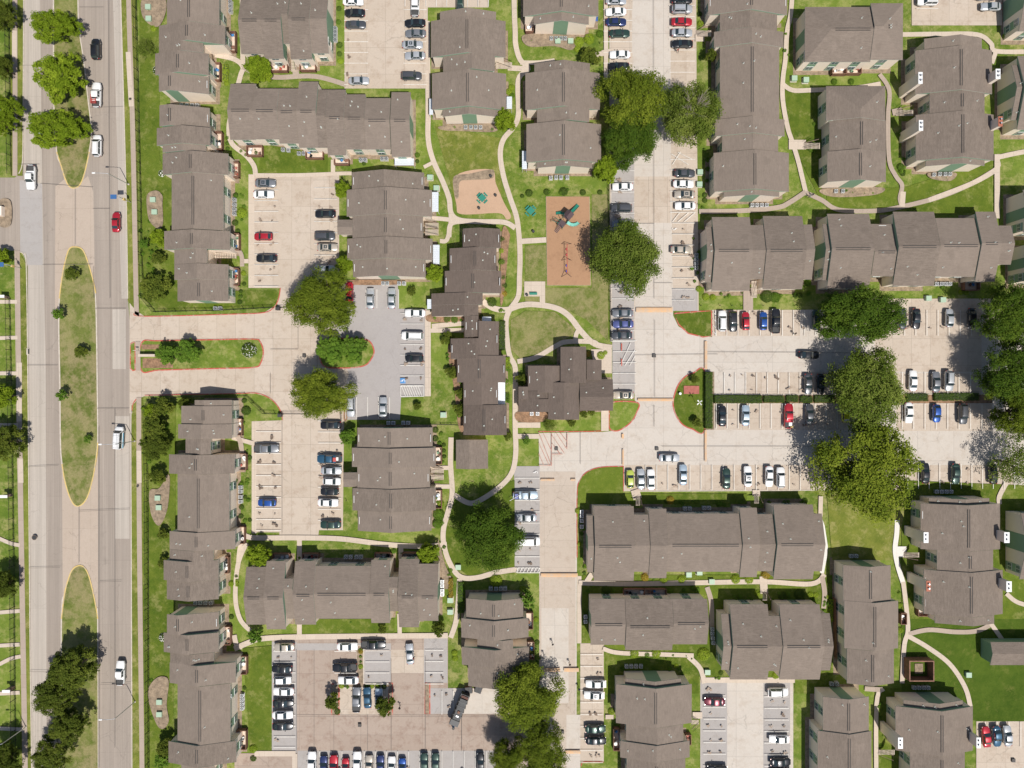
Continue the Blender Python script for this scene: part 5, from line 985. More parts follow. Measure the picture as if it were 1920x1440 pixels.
# ---------------------------------------------------------------- cars
M['tyre'] = plain('tyre', (.02, .02, .02), .85); M['rim'] = plain('wheel rim', (.45, .46, .47), .35, .7); M['glazing'] = plain('car glass', (.025, .04, .045), .06, 0, 1.0)
M['head'] = plain('headlight lens', (.7, .72, .74), .15, 0, .8); M['tail'] = plain('tail light lens', (.35, .02, .02), .2, 0, .8); M['dash'] = plain('black plastic', (.03, .03, .032), .6); M['bed'] = plain('truck bed liner', (.06, .06, .06), .8)
PC = {'white': (.78,.78,.77), 'silver': (.48,.50,.52), 'grey': (.22,.23,.245), 'dark grey': (.085,.09,.10), 'black': (.018,.019,.022), 'red': (.48,.02,.035), 'maroon': (.14,.015,.03), 'blue': (.02,.085,.34), 'navy': (.025,.04,.13), 'teal blue': (.03,.10,.17), 'dark green': (.03,.065,.05), 'pale blue': (.42,.52,.60),
      'beige': (.52,.46,.38), 'lime': (.42,.50,.08), 'yellow': (.65,.62,.02), 'purple blue': (.10,.12,.30)}
PM = {}
for k, c in PC.items():
    t = NT('car paint ' + k); t.b.inputs['Base Color'].default_value = (*c, 1); t.b.inputs['Roughness'].default_value = .32; t.b.inputs['Metallic'].default_value = .0 if k in ('white', 'lime', 'yellow') else .35
    t.b.inputs['Coat Weight'].default_value = .8; t.b.inputs['Coat Roughness'].default_value = .06
    n = t.noise(t.pos(), 1.8, 5, .7, .3, .7); t.base(t.mix(t.scale(n, .25), c, tuple(min(1, x * .7 + .02) for x in c))); PM[k] = t.mat
SPEC = {  # L, W, belt, roof, hood-x, windshield base/top x, rear glass top/base x, tail-x (x forward, 0 = centre)
 'sedan': (4.75, 1.82, .92, 1.44, .80, .95, .30, -.95, -1.62), 'hatchback': (4.15, 1.75, .95, 1.50, .88, .95, .30, -1.25, -1.85),
 'suv': (4.75, 1.92, 1.08, 1.75, .98, 1.10, .55, -1.85, -2.2), 'van': (5.3, 2.0, 1.15, 2.05, 1.05, 1.75, 1.15, -2.45, -2.58), 'pickup': (5.7, 2.0, 1.08, 1.80, 1.02, 1.15, .60, -.75, -.95), 'minivan': (5.05, 1.98, 1.05, 1.72, .98, 1.45, .70, -2.1, -2.42)}
def hw(x, L, W):                 # half width along the car: rounded nose and tail
    t = abs(x) / (L / 2); return W / 2 * (1 - .30 * max(0, (t - .72) / .28) ** 2.2 - .02 * max(0, t - .3))
def car_meshes(kind):
    L, W, zb, zr, zh, xa, xb, xc, xd = SPEC[kind]; paint = PM['white']; mb = MB(); N = 22; pick = kind == 'pickup'
    xs = [L / 2 * math.sin(math.pi / 2 * (-1 + 2 * i / (N - 1))) for i in range(N)]
    def top(x):
        if x > xa: t = (x - xa) / (L / 2 - xa); return zb - (zb - zh * .82) * t ** 1.6
        if x < xd and not pick: t = (xd - x) / (L / 2 + xd + .001); return zb + .04 - .22 * t ** 2
        return zb
    rings = []
    for i, x in enumerate(xs):
        w = hw(x, L, W); z = top(x); e = abs(x) / (L / 2); zl = .22 + .12 * max(0, e - .9) * 10
        cr = .05
        ring = [(-w*.90, zl), (-w*.99, .42), (-w, .62), (-w*.985, z - .12), (-w*.90, z - .015), (-w*.45, z + cr*.7), (0, z + cr), (w*.45, z + cr*.7), (w*.90, z - .015), (w*.985, z - .12), (w, .62), (w*.99, .42), (w*.90, zl)]
        rings.append([(x, y, zz) for y, zz in ring])
    K = 13; v = [p for r in rings for p in r]; fs = []
    for i in range(N - 1):
        for k in range(K):
            fs.append((i*K+k, i*K+(k+1) % K, (i+1)*K+(k+1) % K, (i+1)*K+k))
    fs.append(tuple(range(K))); fs.append(tuple(range((N-1)*K + K - 1, (N-1)*K - 1, -1)))
    if pick: fs = [f for f in fs if not (len(f) == 4 and all(v[j][0] < xd - .1 and v[j][0] > -L/2 + .12 and abs(v[j][1]) < W/2*.905 and v[j][2] > .8 for j in f))]
    mb.faces(v, fs, paint, True)
    # cabin shell: roof + pillars
    R = [(xa, zb - .02, W/2*.88), (xb, zr - .03, W/2*.70), (xb - .25, zr, W/2*.69), ((xb + xc) / 2, zr + .03, W/2*.69), (xc + .2, zr, W/2*.68), (xc, zr - .03, W/2*.67), (xd, zb, W/2*.85)]
    C2 = []
    for x, z, w in R: C2 += [(x, -w, z), (x, -w*.6, z + .025), (x, 0, z + .035), (x, w*.6, z + .025), (x, w, z)]
    mb.faces(C2, [(i*5+k, i*5+k+1, (i+1)*5+k+1, (i+1)*5+k) for i in range(6) for k in range(4)], paint, True)
    for sg in (-1, 1):       # side shell down to the belt
        T_ = [(x, sg * w, z) for x, z, w in R]; B_ = [(x, sg * W/2 * .90, zb - .03) for x, z, w in R]
        q = T_ + B_; f = [(i, i+1, 7+i+1, 7+i) for i in range(6)]
        mb.faces(q, [tuple(reversed(z)) for z in f] if sg > 0 else f, paint, False)
    if pick:
        y = W/2*.82; mb.box(-L/2+.12, -y, .78, xd-.1, y, .82, M['bed']); mb.box(-L/2+.1,-y,.8,-L/2+.16,y,zb,M['bed']); mb.box(xd-.14,-y,.8,xd-.08,y,zb,M['bed'])
        for s in (-1, 1): mb.box(-L/2+.12, s*y-.03, .8, xd-.1, s*y+.03, zb-.02, M['bed']); mb.box(-.9, s*W*.30-.2, .78, -1.7, s*W*.30+.2, .98, M['bed'])
    for s in (-1, 1): mb.box(xa-.35, s*W/2*.97, zb-.02, xa-.15, s*(W/2+.16), zb+.13, M['dash'])
    mb.box(L/2-.10,-W*.22,.35,L/2+.015,W*.22,.55,M['dash']); mb.box(-L/2-.01,-W*.3,.3,-L/2+.1,W*.3,.42,M['dash'])
    if kind in ('suv', 'minivan'):
        for s in (-1, 1): mb.box(xc+.2, s*W*.29-.025, zr+.05, xb-.2, s*W*.29+.025, zr+.1, M['dash'])
    out = {'body': [mb.mesh('body')]}
    def quad(a, b, c, d, off):
        n = (Vector(b) - Vector(a)).cross(Vector(d) - Vector(a)).normalized() * off; m = MB(); m.poly([Vector(p) + n for p in (a, b, c, d)], M['glazing']); 
        m.poly([Vector(p) - n * .2 for p in (d, c, b, a)], M['dash']); return m
    w0, w1 = W/2*.82, W/2*.64
    m = quad((xa-.01,-w0,zb+.02),(xa-.01,w0,zb+.02),(xb+.03,w1,zr-.045),(xb+.03,-w1,zr-.045),.045); out['windshield'] = [m.mesh('windshield')]
    m = quad((xd+.03,w0*.97,zb+.04),(xd+.03,-w0*.97,zb+.04),(xc-.02,-w1,zr-.05),(xc-.02,w1,zr-.05),.045); out['rear_window'] = [m.mesh('rear_window')]
    sw = []
    for sg in (-1, 1):
        m = MB(); y0, y1 = sg*(W/2*.885+.02), sg*(W/2*.715+.02); mid = (xb+xc)/2
        for q in (([xa-.28, xb-.02, mid+.06, mid+.06]), ([mid-.02, mid-.02, xc+.03, xd+.32])):
            pts = [(q[0], y0, zb+.03), (q[1], y1, zr-.1), (q[2], y1, zr-.1), (q[3], y0, zb+.03)] if q[0] != q[1] else [(q[0], y0, zb+.03), (q[1], y1, zr-.1), (q[2], y1, zr-.1), (q[3], y0, zb+.03)]
            m.poly(pts if sg > 0 else pts[::-1], M['glazing'])
        sw.append(m.mesh('side_window'))
    out['side_window'] = sw
    m = MB(); m.bar((0,-.11,0),(0,.11,0),.33,M['tyre'],16); r_ = MB(); r_.bar((0,-.118,0),(0,.118,0),.20,M['rim'],10); out['wheel'] = m.mesh('wheel'); out['rim'] = r_.mesh('rim')
    hl = []; tl = []
    for s in (-1, 1):
        m = MB(); m.box(L/2-.42, s*W*.42-.16, zh*.82-.17, L/2-.06, s*W*.42+.06, zh*.82-.03, M['head']); m.v = [(x, y if abs(y) < W*.43 else s*W*.43, z) for x, y, z in m.v]; hl.append(m.mesh('headlight'))
        m = MB(); m.box(-L/2+.02, s*W*.38-.13, zb-.30, -L/2+.2, s*W*.38+.1, zb-.13, M['tail']); tl.append(m.mesh('tail_light'))
    out['headlight'] = hl; out['tail_light'] = tl; out['sun'] = None
    m = MB(); m.poly([(xb-.25,-.38,zr+.048),(xb-.25,.38,zr+.048),(xb-.95,.38,zr+.062),(xb-.95,-.38,zr+.062)][::-1], M['glazing']); out['sunroof'] = m.mesh('sunroof'); return out
CM = {k: car_meshes(k) for k in SPEC}
def make_car(kind, roof=False):
    d = CM[kind]; L, W = SPEC[kind][:2]; root = empty('parked_car' if kind not in ('pickup', 'van') else ('pickup_truck' if kind == 'pickup' else 'van'), (0, 0, 0))
    obj('body', d['body'][0], root); obj('windshield', d['windshield'][0], root); obj('rear_window', d['rear_window'][0], root)
    for m in d['side_window']: obj('side_window', m, root)
    for sx in (.31, -.30):
        for sy in (-1, 1): w = obj('wheel', d['wheel'], root, (L * sx, sy * (W / 2 - .13), .33)); obj('rim', d['rim'], w)
    for m in d['headlight']: obj('headlight', m, root)
    for m in d['tail_light']: obj('tail_light', m, root)
    if roof: obj('sunroof', d['sunroof'], root)
    return root
PROTO = {}; USED = set(); ANG = {'E': 0, 'N': math.pi/2, 'W': math.pi, 'S': -math.pi/2}
def car(kind, col, x, y, d, label, group='cars parked in the lots', sc=1.0, roof=False, rot=0):
    key = (kind, roof)
    if key not in PROTO: PROTO[key] = make_car(kind, roof); root = PROTO[key]
    else: root = copy_tree(PROTO[key])
    root.location = (*G(x, y, .75), ZL); root.rotation_euler.z = ANG[d] + math.radians(rot + rnd.uniform(-1.2, 1.2)); root.scale = (sc, sc, sc)
    for ch in root.children:
        if ch.name.startswith('body'): ch.material_slots[0].link = 'OBJECT'; ch.material_slots[0].material = PM[col]
    tag(root, label, {'pickup': 'pickup truck', 'van': 'van', 'minivan': 'minivan', 'suv': 'suv'}.get(kind, 'car'), group); return root
ZL = ZS2[0] + .008
KN = {'s': 'sedan', 'h': 'hatchback', 'u': 'suv', 'v': 'van', 'p': 'pickup', 'm': 'minivan', 'S': 'sedan'}
def crow(where, word, items, group='cars parked in the lots'):
    n = len(items)
    for i, it in enumerate(items):
        x, y, k, c, d = it[:5]; rot = it[5] if len(it) > 5 else 0
        kw = {'sedan': 'sedan', 'pickup': 'pickup truck'}.get(KN[k], KN[k]); car(KN[k], c, x, y, d, '%s %s%s, %s %s %s' % (c, kw, ' with sunroof' if k == 'S' else '', ordn(i + 1), word, where), group, roof=(k == 'S'), rot=rot)
TB = 'from the top'; BV = 'from the boulevard'
crow('in the lot beside the zigzag building', TB, [(499,344.5,'S','grey','E'),(495.5,365.5,'s','white','E'),(495,444.5,'h','red','W'),(501,485,'s','black','W')])
crow('in the bays facing the side-awning building', TB, [(611,402,'s','black','W'),(610,444,'u','dark grey','E'),(615,464.5,'S','beige','E'),(610,505,'s','silver','E')])
crow('in the upper bays of the grey lot', BV, [(656,549,'s','red','N'),(695,560,'s','silver','N'),(735,560,'s','silver','N')])
crow('in the side bays of the grey lot', TB, [(779,587.5,'s','white','W'),(774,630,'m','white','W'),(777.5,672,'h','black','W')])
crow('in the lower bays of the grey lot', BV, [(659,762,'u','silver','S'),(719,764,'s','silver','N')])
crow('in the lower lot nearer the boulevard', TB, [(501,841,'p','grey','E'),(502,942,'h','blue','W')])
crow('in the lower lot beside the broad building', TB, [(621,797,'s','black','W'),(619,860,'p','teal blue','W'),(622,882,'s','silver','E'),(623,902,'h','white','E'),(619,921,'h','black','W'),(616,942,'s','white','E'),(621,983,'s','dark green','W')])
crow('in the top middle lot nearer the boulevard', TB, [(663,4.5,'s','white','E'),(666,26,'s','black','W'),(667.5,48,'s','dark grey','E'),(673.5,153,'s','silver','E')])
crow('in top bays beside the gabled building', TB, [(779,10,'p','white','N'),(779,45,'s','black','W'),(780,64.5,'s','grey','W'),(774,85.5,'S','silver','E'),(779,106,'s','silver','W'),(772,144,'u','dark grey','E')])
crow('in the short bay at the top edge', TB, [(863,5,'s','dark green','N')])
crow('in the top service road bays nearer the boulevard', TB, [(1154.5,3,'s','silver','E'),(1154.5,24,'s','white','W'),(1154.5,43,'s','navy','E'),(1161,64.5,'s','dark green','E'),(1162,104,'s','white','W'),(1160,126,'s','black','W')])
crow('in the far bays of the top service road', TB, [(1278,1,'s','black','E'),(1278,19,'u','silver','E'),(1277.5,42.5,'s','red','E'),(1278,63,'s','silver','E'),(1279,84,'s','black','W')])
crow('in the bays along the playground fence', TB, [(1167,351,'s','white','W'),(1165,391,'u','dark grey','W'),(1166,420,'s','grey','W'),(1166,522,'s','silver','W'),(1167,587.5,'s','grey','W'),(1168,608,'s','purple blue','W'),(1165.5,629,'s','dark grey','W')])
crow('in the bays facing the tall narrow building', TB, [(1283,326,'s','dark grey','E'),(1280.5,346,'s','white','E'),(1283,365.5,'S','beige','W'),(1284,387,'s','white','W'),(1276,469,'s','beige','E')])
car('sedan','beige',1169,741,'W','beige sedan with sunroof, alone beside the leasing office roof',roof=True)
crow('in the upper row of the wide lot', BV, [(1353,602.5,'u','white','N'),(1373,603,'u','black','S'),(1397,602.5,'h','red','N'),(1430,602.5,'h','blue','N'),(1453,602.5,'p','black','N'),(1529,600,'s','dark green','N'),(1690,598,'s','dark grey','N'),(1716,598,'s','black','S'),(1778,597,'h','silver','N'),(1820,597,'s','black','S')])
crow('in the middle row above the hedges', BV, [(1514,720,'s','dark grey','S'),(1537,720,'s','black','S'),(1600,726,'s','grey','S'),(1625,733,'s','dark green','S'),(1710,714,'s','white','N'),(1753,716,'s','grey','N'),(1777,714,'u','silver','S')])
crow('in the middle row below the hedges', BV, [(1353,780,'s','black','N'),(1397,779,'s','pale blue','N'),(1477,780,'p','red','N'),(1516.5,777,'s','dark grey','N'),(1584,775,'h','yellow','N'),(1702,774,'s','white','S'),(1754,775,'h','blue','S'),(1803,776,'u','dark grey','S')])
crow('in the row above the longest building', BV, [(1181,898,'h','lime','N'),(1201,898,'s','silver','N'),(1220,899,'s','white','N'),(1280,890,'s','pale blue','N'),(1361,897,'s','dark green','N'),(1401,893,'S','white','N'),(1441,893,'s','white','S'),(1462,895,'u','white','N'),(1733,887,'s','black','N'),(1790,888,'s','dark green','S'),(1860,888,'s','black','N')])
crow('in the bays beside the large lawn tree', TB, [(985,928,'p','pale blue','E'),(987,970,'s','silver','W'),(991,1014,'v','white','E')])
crow('in the brown lot bays nearest the boulevard', TB, [(534,1212,'s','beige','W'),(530,1253,'s','black','W'),(530.5,1274,'h','white','E'),(533,1295,'s','white','W'),(532,1317,'s','black','E'),(531,1339,'s','white','E'),(531,1360,'s','black','E')])
crow('in bays left of the planted strip', TB, [(652,1211,'s','white','E'),(647.5,1250,'p','black','W'),(654,1274,'s','white','W')])
crow('beyond the planted strip of the brown lot', TB, [(701,1207,'p','black','E')]); car('sedan','silver',769,1225,'N','silver sedan standing in the brown lot lane','cars parked in the lots',rot=4)
crow('between the two small island trees', BV, [(669.5,1310,'p','grey','N'),(689.5,1307,'s','teal blue','N',4),(711,1309,'s','pale blue','N')])
crow('in the bottom edge row of the brown lot', BV, [(586,1430,'p','white','N'),(608,1435,'s','navy','N'),(627,1437,'p','red','N'),(649,1437,'h','red','N'),(671,1430,'p','white','N'),(693,1434,'s','beige','N'),(714,1434,'s','navy','N'),(735,1436,'s','white','N'),(755,1437,'h','blue','N'),(796,1430,'s','dark green','N'),(817,1430,'s','dark green','N'),(901,1430,'s','black','N')])
crow('in bays facing the bottom building', TB, [(1117,1281,'s','white','W'),(1114,1302,'S','white','W'),(1116,1365,'s','dark green','E'),(1117,1387,'s','black','E')])
crow('in the pale bottom lot nearer the boulevard', TB, [(1339,1314,'s','maroon','W'),(1344,1441,'s','black','W')]); crow('in the pale bottom lot on its far side', TB, [(1457,1296,'u','white','E'),(1460,1384,'s','white','W'),(1462,1427,'s','black','E'),(1464,1447,'u','black','E')])
crow('in the small lot in the bottom corner', BV, [(1847,1380,'s','red','N',4),(1867,1379,'s','teal blue','S',4),(1887,1378,'s','silver','N',4)])
crow('in the small lot at the top right edge', BV, [(1737,4,'u','white','W'),(1849,-6,'s','white','W'),(1856,14,'s','silver','W')])
# moving cars
car('suv','black',182,94,'N','black suv driving up the boulevard near the top','cars on the boulevard'); car('pickup','white',183.5,180,'N','white pickup carrying red racks on the boulevard','cars on the boulevard'); car('minivan','white',184.5,275,'N','white minivan on the boulevard below the pickup with racks','cars on the boulevard',sc=.98)
car('pickup','white',60.5,334,'S','white pickup with dark bed driving down past the side street','cars on the boulevard'); car('sedan','white',80,251,'S','white car half hidden under the lowest of three median trees','cars on the boulevard'); car('coupe' if 0 else 'sedan','red',219.5,417.5,'N','red sedan near the boulevard kerb above the driveway','cars on the boulevard',sc=.96)
tv = car('van','white',225.5,821,'N','white work van with ladder rack and blue side stripe','cars on the boulevard',rot=-3); car('pickup','white',228,1260,'N','white pickup on the lower boulevard beside the dark trees','cars on the boulevard',sc=.98)
mb = MB(); M['stripe'] = plain('blue stripe', (.05, .40, .62), .4)
for s in (-1, 1): mb.box(-2.3, s*.99-.01, .6, 1.2, s*.99+.03*s, 1.0, M['stripe'])
mb.build('side_stripe', tv)
mb = MB()
for s in (-.55, -.2, .55): mb.bar((-2.4,s,2.2),(1.0,s,2.2),.03,M['metal'])
for x in (-2.2,-1,.6): mb.bar((x,-.85,2.15),(x,.85,2.15),.03,M['metal'])
for x in (-1.8,-1.4,-1.0,-.6,-.2,.2): mb.bar((x,-.55,2.2),(x,-.2,2.2),.02,M['metal'])
mb.build('ladder_rack', tv)
def on(root_xy, name, mb, label, cat, z=0, rz=0): return tag(mb.build(name, None, (*G(*root_xy), z), rz), label, cat)
M['redmetal'] = plain('red racks', (.45, .07, .06), .5)
mb = MB()
for k in range(6): mb.box(-.6,-.9+k*.35,.9,.6,-.75+k*.35,1.05+.12*(k%3),M['redmetal'])
for s in (-.55,.55): mb.box(s-.05,-1,.9,s+.05,1.1,1.4,M['redmetal'])
on((183,191,),'rack_load',mb,'red metal racks loaded in the white pickup bed','cargo',ZL)
mb = MB(); mb.box(-.4,-.5,.85,.3,.4,1.25,M['redmetal']); mb.box(.3,-.3,.85,.8,.5,1.1,M['white']); on((631,860),'cargo_load',mb,'red and white boxes in the teal pickup bed','cargo',ZL)
mb = MB(); mb.box(-.5,-.6,.82,.3,.2,1.1,M['white']); mb.box(-.3,.25,.82,.5,.8,1.0,M['stripe']); mb.box(-.1,-1.0,.82,.5,-.6,1.15,M['yellow']); on((1478,793),'cargo_load',mb,'jumble of tools in the red pickup bed','cargo',ZL)
mb = MB(); mb.box(-.7,-.6,.82,.1,.6,1.05,M['purple'] if 'purple' in M else M['navy'] if 'navy' in M else PM['purple blue']); mb.bar((-1.9,-1.0,1.0),(.6,.5,1.25),.06,M['white']); on((971,929),'cargo_load',mb,'poles and boxes in the pale blue pickup bed','cargo',ZL)
car('sedan','black',1515,665.5,'E','black sedan driving in the wide lot lane left of oaks','cars driving in the lots'); car('sedan','silver',1254,858,'E','silver sedan driving along the lane above the lower row','cars driving in the lots')
# ---------------------------------------------------------------- fences, lamps, play equipment
def fence(pts, h, label, step=.17, pst=2.4, mat='iron', cat='fence', rails=(.15, .92), t=.02):
    P = [G(*p) for p in pts]; root = empty('iron_fence', (*P[0], 0)); tag(root, label, cat); O = Vector((*P[0], 0)); mb = MB(); pb = MB(); pb.box(-.05, -.05, 0, .05, .05, h + .12, M[mat]); pm = pb.mesh('post')
    for a, b in zip(P, P[1:]):
        a = Vector((*a, 0)) - O; b = Vector((*b, 0)) - O; L = (b - a).length; d = (b - a) / L; ang = math.atan2(d.y, d.x); Mx = Matrix.Translation(a) @ Matrix.Rotation(ang, 4, 'Z')
        for r in rails: mb.box(0, -.025, h * r - .025, L, .025, h * r + .025, M[mat], Mx)
        for i in range(int(L / step)): mb.box(i * step - t / 2, -t / 2, .05, i * step + t / 2, t / 2, h, M[mat], Mx)
        for i in range(int(L / pst) + 1): q = a + d * (i * pst); po = obj('post', pm, root, (q.x, q.y, 0), ang)
    mb.build('railing', root); return root
fence([(254,-120),(257,0),(266,360),(268,480),(272,560),(292,585)], 2.2, 'black iron fence along the boulevard above the driveway')
fence([(292,585),(400,583),(515,577)], 2.1, 'black iron fence along the upper side of the driveway')
fence([(284,748),(276,772),(279,900),(280,1100),(281,1440),(282,1520)], 2.2, 'black iron fence along the boulevard below the driveway')
fence([(284,748),(350,744),(462,742),(497,775),(522,776)], 2.0, 'black iron fence bending along the lower driveway kerb')
fence([(18,-100),(20,120),(23,330)], 2.0, 'black iron fence at the left edge near the top'); fence([(20,560),(24,760),(28,1060),(31,1440)], 2.0, 'black iron fence at the left edge beside the long median')
fence([(1140,300),(1142,470),(1145,640)], 1.5, 'low dark fence between playground lawn and parking bays'); fence([(808,795),(868,797)], 1.2, 'short fence from the broad building to the clubhouse wing')
fence([(640,775),(641,790)], 1.5, 'short gate fence stub beside the grey lot mulch'); fence([(1561,1120),(1564,1235)], 1.6, 'brown fence beside the narrow building', .3, 2.4, 'wood', t=.2)
def gate(x0, y0, x1, y1, label):
    r = fence([(x0, y0), (x1, y1)], 1.7, label, .2, 20, cat='gate'); r.name = 'rolling_gate'
    mb = MB(); mb.box(-.4,-.35,0,.4,.35,1.1,M['iron']); mb.box(-.45,-.4,1.1,.45,.4,1.2,M['grate']); mb.bar((.6,.2,0),(.6,.2,1.5),.06,M['iron']); mb.build('motor_housing', r, (0, -.3, 0))
gate(523,577,556,577,'open rolling gate at the upper driveway lane'); gate(527,776,600,776,'rolling gate across the lower lot lane')
def lamp(px, py, h, arm, ang, label, head=.55, poly='metal'):
    g = G(px, py); root = empty('street_lamp', (*g, 0), ang); tag(root, label, 'street lamp', 'street lamps')
    mb = MB(); mb.bar((0,0,0),(0,0,.35),.22,M['kerb'],10); mb.bar((0,0,.3),(0,0,h-.4),.11,M[poly],8,.08); mb.build('pole', root)
    mb = MB(); mb.tube([(0,0,h-.4),(arm*.15,0,h-.12),(arm*.5,0,h+.08),(arm*.85,0,h+.12)],.055,M[poly]); mb.build('arm', root)
    mb = MB(); mb.box(arm*.85-.05,-.16,h+.05,arm*.85+head+.1,.16,h+.2,M['white'] if poly=='metal' else M[poly]); mb.bar((arm*.85+.1,0,h+.1),(arm*.85+head,0,h+.1),.17,M['capw'] if poly=='metal' else M[poly],8); mb.build('lamp_head', root)
lamp(242,346,9.0,3.1,math.pi,'tall street lamp with arm over the boulevard, topmost'); lamp(253.5,827,9.0,3.1,math.pi,'tall street lamp with arm beside the white work van'); lamp(254,1315,9.0,3.1,math.pi,'tall street lamp with arm near the bottom of the boulevard')
lamp(40,227,8.5,2.5,math.pi,'street lamp at the left roadside near the top'); lamp(50,1362,8.5,2.5,math.pi,'street lamp at the left roadside near the bottom')
for x, y, l in ((41,503,'solar flasher on a pole by the left sidewalk, near the side street'),(246,380,'solar flasher on a pole beside the boulevard, above the driveway')):
    root = empty('solar_flasher', (*G(x, y), 0), math.pi); tag(root, l, 'traffic signal'); mb = MB(); mb.bar((0,0,0),(0,0,5.2),.08,M['metal']); mb.bar((0,0,4.9),(1.2,0,5.1),.05,M['metal']); mb.build('pole', root)
    M['solar'] = plain('solar panel', (.05,.13,.30), .25); mb = MB(); mb.box(.5,-.5,5.25,1.9,.5,5.31,M['solar']); mb.build('solar_panel', root); mb = MB(); mb.box(-.2,-.25,2.6,.2,.25,3.5,M['yellow']); mb.build('signal_box', root)
for x, y, l in ((14.5,558,'first below the side street'),(18,738,'level with the driveway exit'),(20,928,'level with the long median end'),(21,1101,'beside the narrow lower paths'),(25,1288,'lowest, by the bottom footpath')):
    root = empty('fence_pillar', (*G(x, y), 0), 0); tag(root, 'white topped brick fence pillar at the left edge, ' + l, 'pillar', 'fence pillars'); mb = MB(); mb.box(-.45,-.3,0,.45,.3,2.3,M['brick']); mb.build('shaft', root); mb = MB(); mb.box(-.9,-.32,2.3,.9,.32,2.45,M['capw']); mb.build('capstone', root)
# entrance signs
root = empty('entrance_sign', (*G(281,667), 0)); tag(root, 'low wide brick entrance sign on the driveway island', 'sign'); mb = MB(); mb.box(-1.7,-.22,0,1.9,.22,1.7,M['brick']); mb.build('sign_wall', root); mb = MB(); mb.box(-1.85,-.3,1.7,2.05,.3,1.85,M['walk']); mb.build('coping', root)
root = empty('monument_sign', (*G(6,398), 0)); tag(root, 'square monument sign in the bed by the side street', 'sign'); mb = MB(); mb.box(-.7,-1.1,0,.7,1.1,1.6,M['cream']); mb.build('base_block', root); mb = MB(); mb.box(-.3,-.8,1.6,.3,.8,1.75,M['iron']); mb.build('sign_panel', root)
root = empty('stop_sign', (*G(262,658), 0)); tag(root, 'white roadside sign on a thin post at the island tip', 'sign'); mb = MB(); mb.bar((0,0,0),(0,0,2.4),.04,M['metal']); mb.build('post', root); mb = MB(); mb.box(-.35,-.02,1.9,.35,.02,2.5,M['white']); mb.build('sign_panel', root)
root = empty('storm_box', (*G(53,659), 0)); tag(root, 'kerb inlet with dark slot beside the left lane', 'drain'); mb = MB(); mb.box(-.3,-.75,0,.3,.75,.2,M['kerb']); mb.build('concrete_box', root); mb = MB(); mb.box(.05,-.6,.2,.35,.6,.215,M['grate']); mb.build('grate', root)
# playground
PG = lambda n, c, r=.5: plain(n, c, r)
M['pgreen'] = PG('green plastic', (.02,.20,.14)); M['pteal'] = PG('pale teal plastic', (.18,.48,.40)); M['pbrown'] = PG('brown deck', (.08,.05,.055)); M['pred'] = PG('red swing beam', (.45,.06,.06)); M['pblue'] = PG('blue seat', (.06,.08,.35))
ps = empty('play_structure', (*G(1062,410,1), 0), math.radians(50)); tag(ps, 'green and brown play structure with slides on wood chips', 'play structure')
for nm, bx, z in (('platform',(-.2,-.75,1.3,.75),1.5),('platform',(-2.4,-.75,-.9,.75),1.3)):
    mb = MB(); mb.box(bx[0],bx[1],z-.1,bx[2],bx[3],z,M['pbrown'])
    for px in (bx[0],bx[2]):
        for py in (bx[1],bx[3]): mb.bar((px,py,0),(px,py,z+1.9),.06,M['pgreen'])
    mb.build(nm, ps)
mb = MB(); mb.poly([(-.35,-.95,3.1),(1.45,-.95,3.1),(1.45,0,3.7),(-.35,0,3.7)],M['pbrown']); mb.poly([(-.35,0,3.7),(1.45,0,3.7),(1.45,.95,3.1),(-.35,.95,3.1)],M['pbrown']); mb.build('roof', ps)
def slide(pts, w, mat):
    mb = MB(); P = [Vector(p) for p in pts]
    for a, b in zip(P, P[1:]):
        d = (b - a); s = Vector((-d.y, d.x, 0)).normalized() * w / 2; up = Vector((0,0,.22))
        mb.poly([a-s,b-s,b+s,a+s],mat); mb.poly([a-s,a-s+up,b-s+up,b-s],mat); mb.poly([a+s,b+s,b+s+up,a+s+up],mat)
        mb.poly([a-s-s*.12+up*.95,a-s+up,b-s+up,b-s-s*.12+up*.95],mat); mb.poly([a+s+up,a+s+s*.12+up*.95,b+s+s*.12+up*.95,b+s+up],mat)
    return mb
slide([(1.3,0,1.5),(2.4,0,1.0),(3.6,0,.5),(4.4,0,.3)],.7,M['pgreen']).build('slide', ps); slide([(-.6,-.75,1.4),(-.5,-1.6,1.1),(0,-2.3,.8),(.8,-2.7,.45),(1.3,-2.7,.25)],.7,M['pteal']).build('slide', ps)
slide([(.4,.75,1.5),(.3,1.6,1.1),(-.1,2.3,.6),(-.5,2.7,.3)],.6,M['pgreen']).build('slide', ps)
mb = MB()
for i in range(6): mb.box(-2.45-i*.28,-.45,1.15-i*.2,-2.25-i*.28,.45,1.2-i*.2,M['pbrown'])
mb.build('steps', ps)
mb = MB(); mb.tube([(-2.0,.75,1.3),(-2.4,1.5,2.0),(-2.6,2.2,1.6),(-2.7,2.6,0)],.05,M['pgreen']); mb.tube([(-1.4,.75,1.3),(-1.6,1.5,2.0),(-1.8,2.2,1.6),(-1.9,2.6,0)],.05,M['pgreen'])
for k in range(5): mb.bar((-2.1-.12*k,.9+.35*k,1.5+(.3 if k in (1,2) else 0)-.12*k),(-1.45-.1*k,.9+.35*k,1.5+(.3 if k in (1,2) else 0)-.12*k),.035,M['pbrown'])
mb.build('climber', ps)
sw = empty('swing_set', (*G(1062.5,487,1), 0), math.pi/2); tag(sw, 'long swing set with red beam and four seats', 'swing set')
mb = MB(); h = 2.4; mb.bar((-3.4,0,h),(3.4,0,h),.07,M['pred']); mb.build('beam', sw); mb = MB()
for x in (-3.4,0,3.4):
    for s in (-1,1): mb.bar((x,0,h),(x+(.5 if x else 0)*(-1 if x<0 else 1),s*1.25,0),.06,M['pbrown'])
mb.build('frame', sw)
